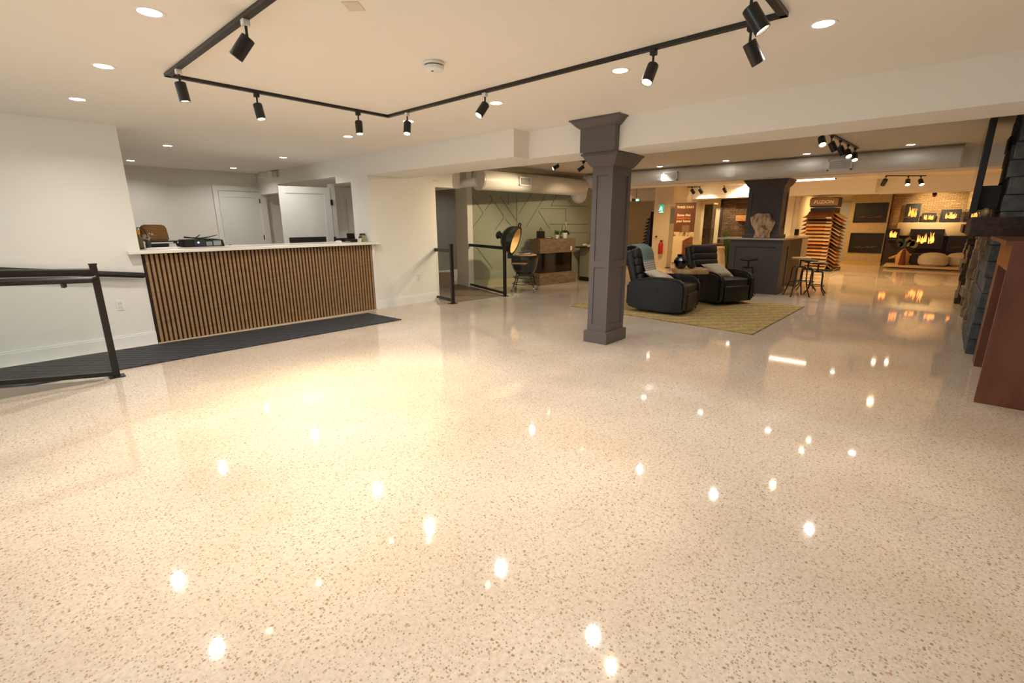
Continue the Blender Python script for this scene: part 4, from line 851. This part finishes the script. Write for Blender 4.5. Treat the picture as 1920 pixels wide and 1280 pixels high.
# exit signs, extinguisher, knob
ex = thing('exit_sign', 'green running-man exit sign on the wall left of the banner', 'exit sign', (14.49, 6.66, 1.80), R(-90))
EXG = emit('exit_green', (.02, .35, .16, 1), 1.2); EXW = emit('exit_white', (.75, .95, 1, 1), 3)
MB().box(-.085, .085, -.03, 0, -.13, .13, bev=.005).build('housing', WHITEP, ex); MB().box(-.078, .078, -.034, -.03, -.12, .12).build('sign_face', EXG, ex)
MB().sph((-.01, -.036, .055), .016, (1, .2, 1), 10).tube([(-.01, -.036, .035), (-.02, -.036, -.005), (.02, -.036, -.03), (.01, -.036, -.07)], .010).tube([(-.02, -.036, -.005), (-.045, -.036, -.04), (-.075, -.036, -.045)], .010).tube([(-.05, -.036, .0), (-.035, -.036, .03), (-.005, -.036, .03), (.03, -.036, .01)], .008).box(-.06, .06, -.037, -.034, -.11, -.095).build('running_man', EXW, ex)
e2 = thing('exit_sign', 'small green exit sign hung in the hallway right of the column', 'exit sign', (13.0, 6.78, 2.02), R(-60))
MB().box(-.12, .12, -.02, .02, -.04, .04).build('housing', BLACK, e2); MB().box(-.02, .10, -.024, -.02, -.035, .035).build('sign_face', EXG, e2); MB().box(-.0, .06, -.026, -.024, -.025, .025).build('pictogram', EXW, e2); MB().box(-.006, .006, -.006, .006, .04, .47).build('hanger', BLACK, e2)
kn = MB().cyl((0, 0, 0), (-.05, 0, 0), .015).sph((-.07, 0, 0), .032, n=12).build('door_knob', BLACK, None, True, loc=(14.5, 6.76, .95)); tag(kn, 'dark round knob on the wall below the exit sign', 'knob')
fe = thing('fire_extinguisher', 'red fire extinguisher on the wall behind the nearer recliner', 'fire extinguisher', (14.42, 6.58, .42))
MB().lathe([(0, 0), (.065, 0), (.07, .02), (.07, .3), (.04, .36), (.02, .38), (0, .38)]).build('cylinder', plain('red_paint', rgb(170, 26, 24), .35), fe, True); MB().box(-.02, .02, -.05, .03, .38, .42).build('valve', BLACK, fe)
vt = MB().box(-.01, 0, -.11, .11, -.07, .07).build('soffit_vent', plain('brown_grille', rgb(146, 118, 86), .6), None, loc=(15.99, 7.45, 2.33)); tag(vt, 'small brown grille on the far left soffit', 'vent')
gpn = thing('display_board', 'tall grey standing panel immediately left of the banner', 'panel', (14.4, 6.2, 0))
MB().box(-.01, .01, -.13, .14, .02, 1.86, bev=.003).build('board', plain('grey_taupe_board', rgb(170, 156, 132), .5), gpn); MB().box(-.014, -.01, -.08, .12, 1.35, 1.80).build('inset', plain('inset_grey', rgb(120, 116, 106), .5), gpn); MB().box(-.1, .1, -.13, .14, 0, .02).build('foot', BLACK, gpn)
# hallway shingle rack
hrk = thing('sample_rack', 'dark tiered sample rack in the hallway right of the column', 'display rack', (16.2, 7.94, 0), R(-90))
MB().prism([(-.05, 0), (.22, 0), (.22, 1.75)], -.25, .25, 'y').build('rack_frame', BLACK, hrk)
for i in range(13):
    zz_ = .15+i*.115; w0 = .22-(.27*(1-zz_/1.75))
    MB().box(w0-.13, w0+.02, -.26, .26, zz_, zz_+.02, mat=Matrix.Translation((w0, 0, zz_)) @ Matrix.Rotation(R(-32), 4, 'Y') @ Matrix.Translation((-w0, 0, -zz_))).build('sample_board', wood('dark_sample', rgb(46, 34, 28), rgb(80, 60, 46)), hrk)

# ---- flooring rack (FUZION)
FZ = (16.3, 2.40); fzr = R(0)
fz = thing('flooring_display_rack', 'tall black flooring rack with brown lettered header sign', 'display rack', (16.3, 2.35, 0), R(-4))
MB().box(-.10, 1.15, -.12, .95, 0, .06, bev=.006).build('base', BLKP, fz)
MB().box(.14, .9, .08, .66, .06, 1.78).build('core', BLKP, fz)
MB().box(.06, .5, -.02, .66, 1.80, 2.06, bev=.004).build('header_box', BLKP, fz)
MB().prism([(-.02, 1.84), (.68, 1.84), (.68, 2.03), (.33, 2.08), (-.02, 2.03)], .045, .058, 'x').build('header_sign', plain('taupe_sign', rgb(140, 108, 76), .5), fz)
text('lettering', 'FUZION', .125, LET, fz, (.040, .33, 1.935), (R(90), 0, R(-90)), .002, shear=.15, bold=.002, space=1.08)
tones = [(92, 50, 28), (150, 104, 66), (116, 78, 54), (196, 152, 98), (206, 134, 70), (192, 142, 88), (186, 150, 108), (200, 170, 128), (202, 132, 70), (142, 92, 54), (204, 150, 86), (186, 138, 92), (206, 172, 122), (176, 142, 104), (196, 150, 100), (206, 168, 114)]
ordn = ['topmost', 'second from top', 'third from top', 'fourth from top', 'fifth from top', 'sixth from top', 'seventh from top', 'eighth from top', 'ninth from top', 'tenth from top', 'eleventh from top', 'twelfth from top', 'thirteenth from top', 'fourteenth from top', 'fifteenth from top', 'lowest']
TAGM = plain('white_label', rgb(232, 224, 206), .5)
WM = [wood('plank_%d' % i, rgb(*[int(c*.88) for c in tn]), rgb(*tn), (4, 12, 4), .4) for i, tn in enumerate(tones)]
def fzp(a, b, z): c, s_ = math.cos(R(-4)), math.sin(R(-4)); return (16.3+a*c-b*s_, 2.35+a*s_+b*c, z)
for i in range(16):
    z = 1.66 - i*.1015
    L_ = .30 if i == 0 else .17
    b_ = thing('sample_board', 'wood flooring sample board, %s on the rack front' % ordn[i], 'sample board', fzp(.14, .36, z), R(-4), 'plank samples on the front of the flooring rack')
    q = Matrix.Rotation(R(-33), 4, 'Y')
    MB().box(-L_, 0, -.32, .32, 0, .022, mat=q).build('board', WM[i], b_)
    MB().box(-L_-.003, -L_, -.31, -.18, .0, .022, mat=q).build('label', TAGM, b_)
for i in range(16):
    z = 1.62 - i*.098
    b_ = thing('sample_board', 'wood flooring sample board, %s on the rack right side' % ordn[i], 'sample board', fzp(.52, .08, z), R(-4), 'plank samples on the right side of the flooring rack')
    q = Matrix.Rotation(R(33), 4, 'X')
    MB().box(-.30, .34, -.26, 0, 0, .02, mat=q).build('board', WM[(i*5+3) % 16], b_)
for i in range(12):
    z = 1.62 - i*.115
    b_ = thing('sample_board', 'wood flooring sample board, %s on the rack left side' % ordn[i], 'sample board', fzp(.52, .66, z), R(-4), 'plank samples on the left side of the flooring rack')
    q = Matrix.Rotation(R(-33), 4, 'X')
    MB().box(-.30, .34, 0, .22, 0, .02, mat=q).build('board', WM[(i*3+7) % 16], b_)
# pale door-like panel behind the rack
bp_ = struct(MB().box(19.93, 20, 2.45, 3.2, 0, 2.05).build('door_4', plain('pale_blue_grey_door', rgb(176, 178, 176), .5)))

# ---- stacked linear fireplaces
TILE = stone('sand_tile', rgb(196, 172, 128), rgb(206, 184, 142), 12, .12)
fp = thing('fireplace_block', 'sand tiled chimney block holding two stacked black fireplaces', 'fireplace surround', (19.75, 1.38, 0))
MB().box(0, .22, 0, 1.05, .08, 2.45).build('tiled_block', TILE, fp); MB().box(-.25, .22, -.02, 1.07, 0, .08).build('hearth_slab', plain('hearth_sand', rgb(196, 168, 112), .4), fp)
def insert(parent_label, loc, w_, h, glow, name='fireplace_insert', cat='fireplace', emb=.4, logs=True, frame=.035, depth=0):
    t = thing(name, parent_label, cat, loc, R(-90))
    MB().box(-w_/2, w_/2, -.02, 0, 0, frame).box(-w_/2, w_/2, -.02, 0, h-frame, h).box(-w_/2, -w_/2+frame, -.02, 0, frame, h-frame).box(w_/2-frame, w_/2, -.02, 0, frame, h-frame).build('frame', BLACK, t)
    if depth: MB().box(-w_/2+.01, w_/2-.01, .001, depth, .01, h-.01).build('stove_body', BLKP, t)
    MB().box(-w_/2+frame, w_/2-frame, -.004, 0, frame, h-frame).build('firebox', plain('soot_black', rgb(22, 17, 14), .5), t)
    m = MB()
    for i in range(7):
        x_ = random.uniform(-w_*.28, w_*.28); m.cyl((x_-.09, -.012, h*.22+random.uniform(0, .03)), (x_+.09, -.012, h*.26+random.uniform(0, .06)), .014, n=8)
    if logs: m.build('logs', plain('log_brown', rgb(96, 64, 40), .8, var=.2), t)
    else: m.b.free()
    if glow:
        m = MB()
        for i in range(16):
            x_ = random.uniform(-w_*.26, w_*.26); z_ = h*.25+random.uniform(0, h*.12); hh = random.uniform(.25, .5)*h
            m.tube([(x_, -.018, z_), (x_+random.uniform(-.02, .02), -.018, z_+hh*.5), (x_+random.uniform(-.03, .03), -.018, min(h-frame, z_+hh))], [.018, .014, .003], 6)
        m.build('flames', emit('flame_orange', (1, .22, .035, 1), 3.0*glow), t)
    return t
insert('upper black fireplace with faint logs in the sand tiled block', (19.745, 1.87, 1.36), .88, .62, .0)
insert('lower black fireplace in the sand tiled block', (19.745, 1.86, .38), .90, .64, 0)
# ---- brick alcove
BRK = stone('tan_brick', rgb(164, 128, 82), rgb(184, 148, 98), 7, .25)
al = thing('brick_alcove', 'warm tan brick accent wall above a ledge in the far right corner', 'accent wall', (19.9, .3, 0))
MB().box(0, .08, -1.42, 1.06, 1.36, 2.4).build('brick_face', BRK, al); MB().box(-.02, .08, .82, 1.06, .9, 2.2, bev=.02).build('left_pier', BRK, al)
MB().box(-.22, .08, -1.42, .82, .95, 1.36, bev=.02).build('ledge', plain('cream_ledge', rgb(206, 180, 134), .6), al)
MB().box(-.10, .08, -1.42, 1.06, .1, .95).build('lower_panel', plain('dark_brown_panel', rgb(58, 42, 30), .6), al)
insert('tall narrow insert with flames over stacked logs on the ledge', (19.70, .81, 1.365), .36, .56, 1.0, 'stove_insert')
insert('small pale-framed flaming insert second from left on the ledge', (19.70, .40, 1.365), .34, .27, 1.3, 'stove_insert', frame=.02)
insert('black-framed flaming insert at centre of the ledge', (19.70, -.09, 1.365), .46, .37, 1.5, 'stove_insert')
insert('rightmost flaming insert on the ledge beside the mantel', (19.70, -.62, 1.365), .44, .37, .9, 'stove_insert')
insert('small flaming stove at the left under the ledge', (19.62, 1.18, .80), .32, .36, 1.3, 'stove_insert', depth=.178)
insert('wide black stove with flames under the middle of the ledge', (19.55, .36, .58), .80, .58, 1.3, 'stove_insert', depth=.129)
insert('dark stove with stacked logs at right under the ledge', (19.55, -.42, .49), .52, .48, 0, 'stove_insert', depth=.129)
# ---- low platform with poufs, vase
pf = thing('hearth_platform', 'low tan platform carrying the poufs and tall vase', 'platform', (18.55, .25, 0))
MB().box(0, 1.0, -.98, .95, .04, .10, bev=.006).build('top_slab', plain('tan_slab', rgb(206, 176, 120), .4), pf); MB().box(.08, 1.0, -.9, .88, 0, .04).build('plinth', plain('plinth_brown', rgb(120, 92, 60), .6), pf)
def pouf(label, loc, r):
    o = MB().lathe([(0, 0), (r*.75, 0), (r*.97, .06), (r, .17), (r*.96, .27), (r*.7, .36), (r*.3, .39), (0, .395)], n=28).build('pouf', KNIT, None, True, loc=loc); o['group'] = 'knitted poufs on the platform'; return tag(o, label, 'pouf', 'knitted poufs on the platform')
pouf('cream knitted pouf on the platform beside the tall vase', (18.90, .09, .10), .35)
pouf('cream knitted pouf on the platform nearest the stone fireplaces', (19.25, -.52, .10), .35)
vb = thing('floor_vase', 'tall reddish brown vase holding large muted leaves on the platform', 'vase', (18.75, .79, .10))
MB().lathe([(0, 0), (.08, 0), (.085, .05), (.07, .2), (.06, .34), (.04, .42), (.05, .46), (0, .46)]).build('vase_body', plain('oxblood_glaze', rgb(112, 48, 30), .2), vb, True)
for (dy, dz, ang, L_, W_, mt_) in ((.04, .60, 40, .20, .10, 'dark_sage_leaf'), (.12, .62, 75, .18, .09, 'dark_sage_leaf'), (.16, .72, 20, .16, .08, 'dark_sage_leaf'), (-.12, .66, -38, .26, .11, 'muted_leaf'), (-.20, .62, -62, .24, .11, 'muted_leaf'), (-.05, .74, -15, .20, .08, 'muted_leaf')):
    lm = bpy.data.materials.get(mt_) or plain(mt_, rgb(74, 80, 62) if mt_[0] == 'd' else rgb(150, 138, 98), .6, var=.3, nscale=6)
    q = Matrix.Translation((0, dy, dz)) @ Matrix.Rotation(R(-ang), 4, 'X')
    MB().prism([(W_*math.sin(math.pi*k/10)*(1 if k <= 10 else 1), -L_/2+L_*(k if k <= 10 else 20-k)/10) if k <= 10 else (-W_*math.sin(math.pi*(20-k)/10), -L_/2+L_*(20-k)/10) for k in range(0, 20)], -.006, .006, 'x', mat=q).build('leaf', lm, vb)
m = MB().tube([(0, 0, .44), (0, -.05, .7), (0, -.14, 1.02)], .008).tube([(0, 0, .44), (0, .06, .62)], .008); m.build('branch', plain('twig', rgb(66, 52, 36), .7), vb, True)
dw = MB().lathe([(0, 0), (.16, 0), (.19, .18), (.14, .34), (.06, .44), (0, .5)], n=9).cyl((0, .1, .26), (0, .34, .17), .06, .02, n=8).cyl((0, -.1, .3), (0, -.28, .28), .05, .02, n=8).build('stump_like_piece', plain('pale_tan', rgb(200, 156, 98), .7, var=.1), None, 40, loc=(19.05, .80, .10)); tag(dw, 'pale stump-like piece behind the tall vase', 'wood stump')  # unidentified tan piece, given a rough stump shape with side stubs
bb = MB().box(-.2, .2, -.14, .14, 0, .34, bev=.02).build('log_basket', plain('navy_black', rgb(20, 22, 28), .6), None, loc=(19.2, .47, .10)); tag(bb, 'dark basket between the stump-like piece and the poufs', 'basket')
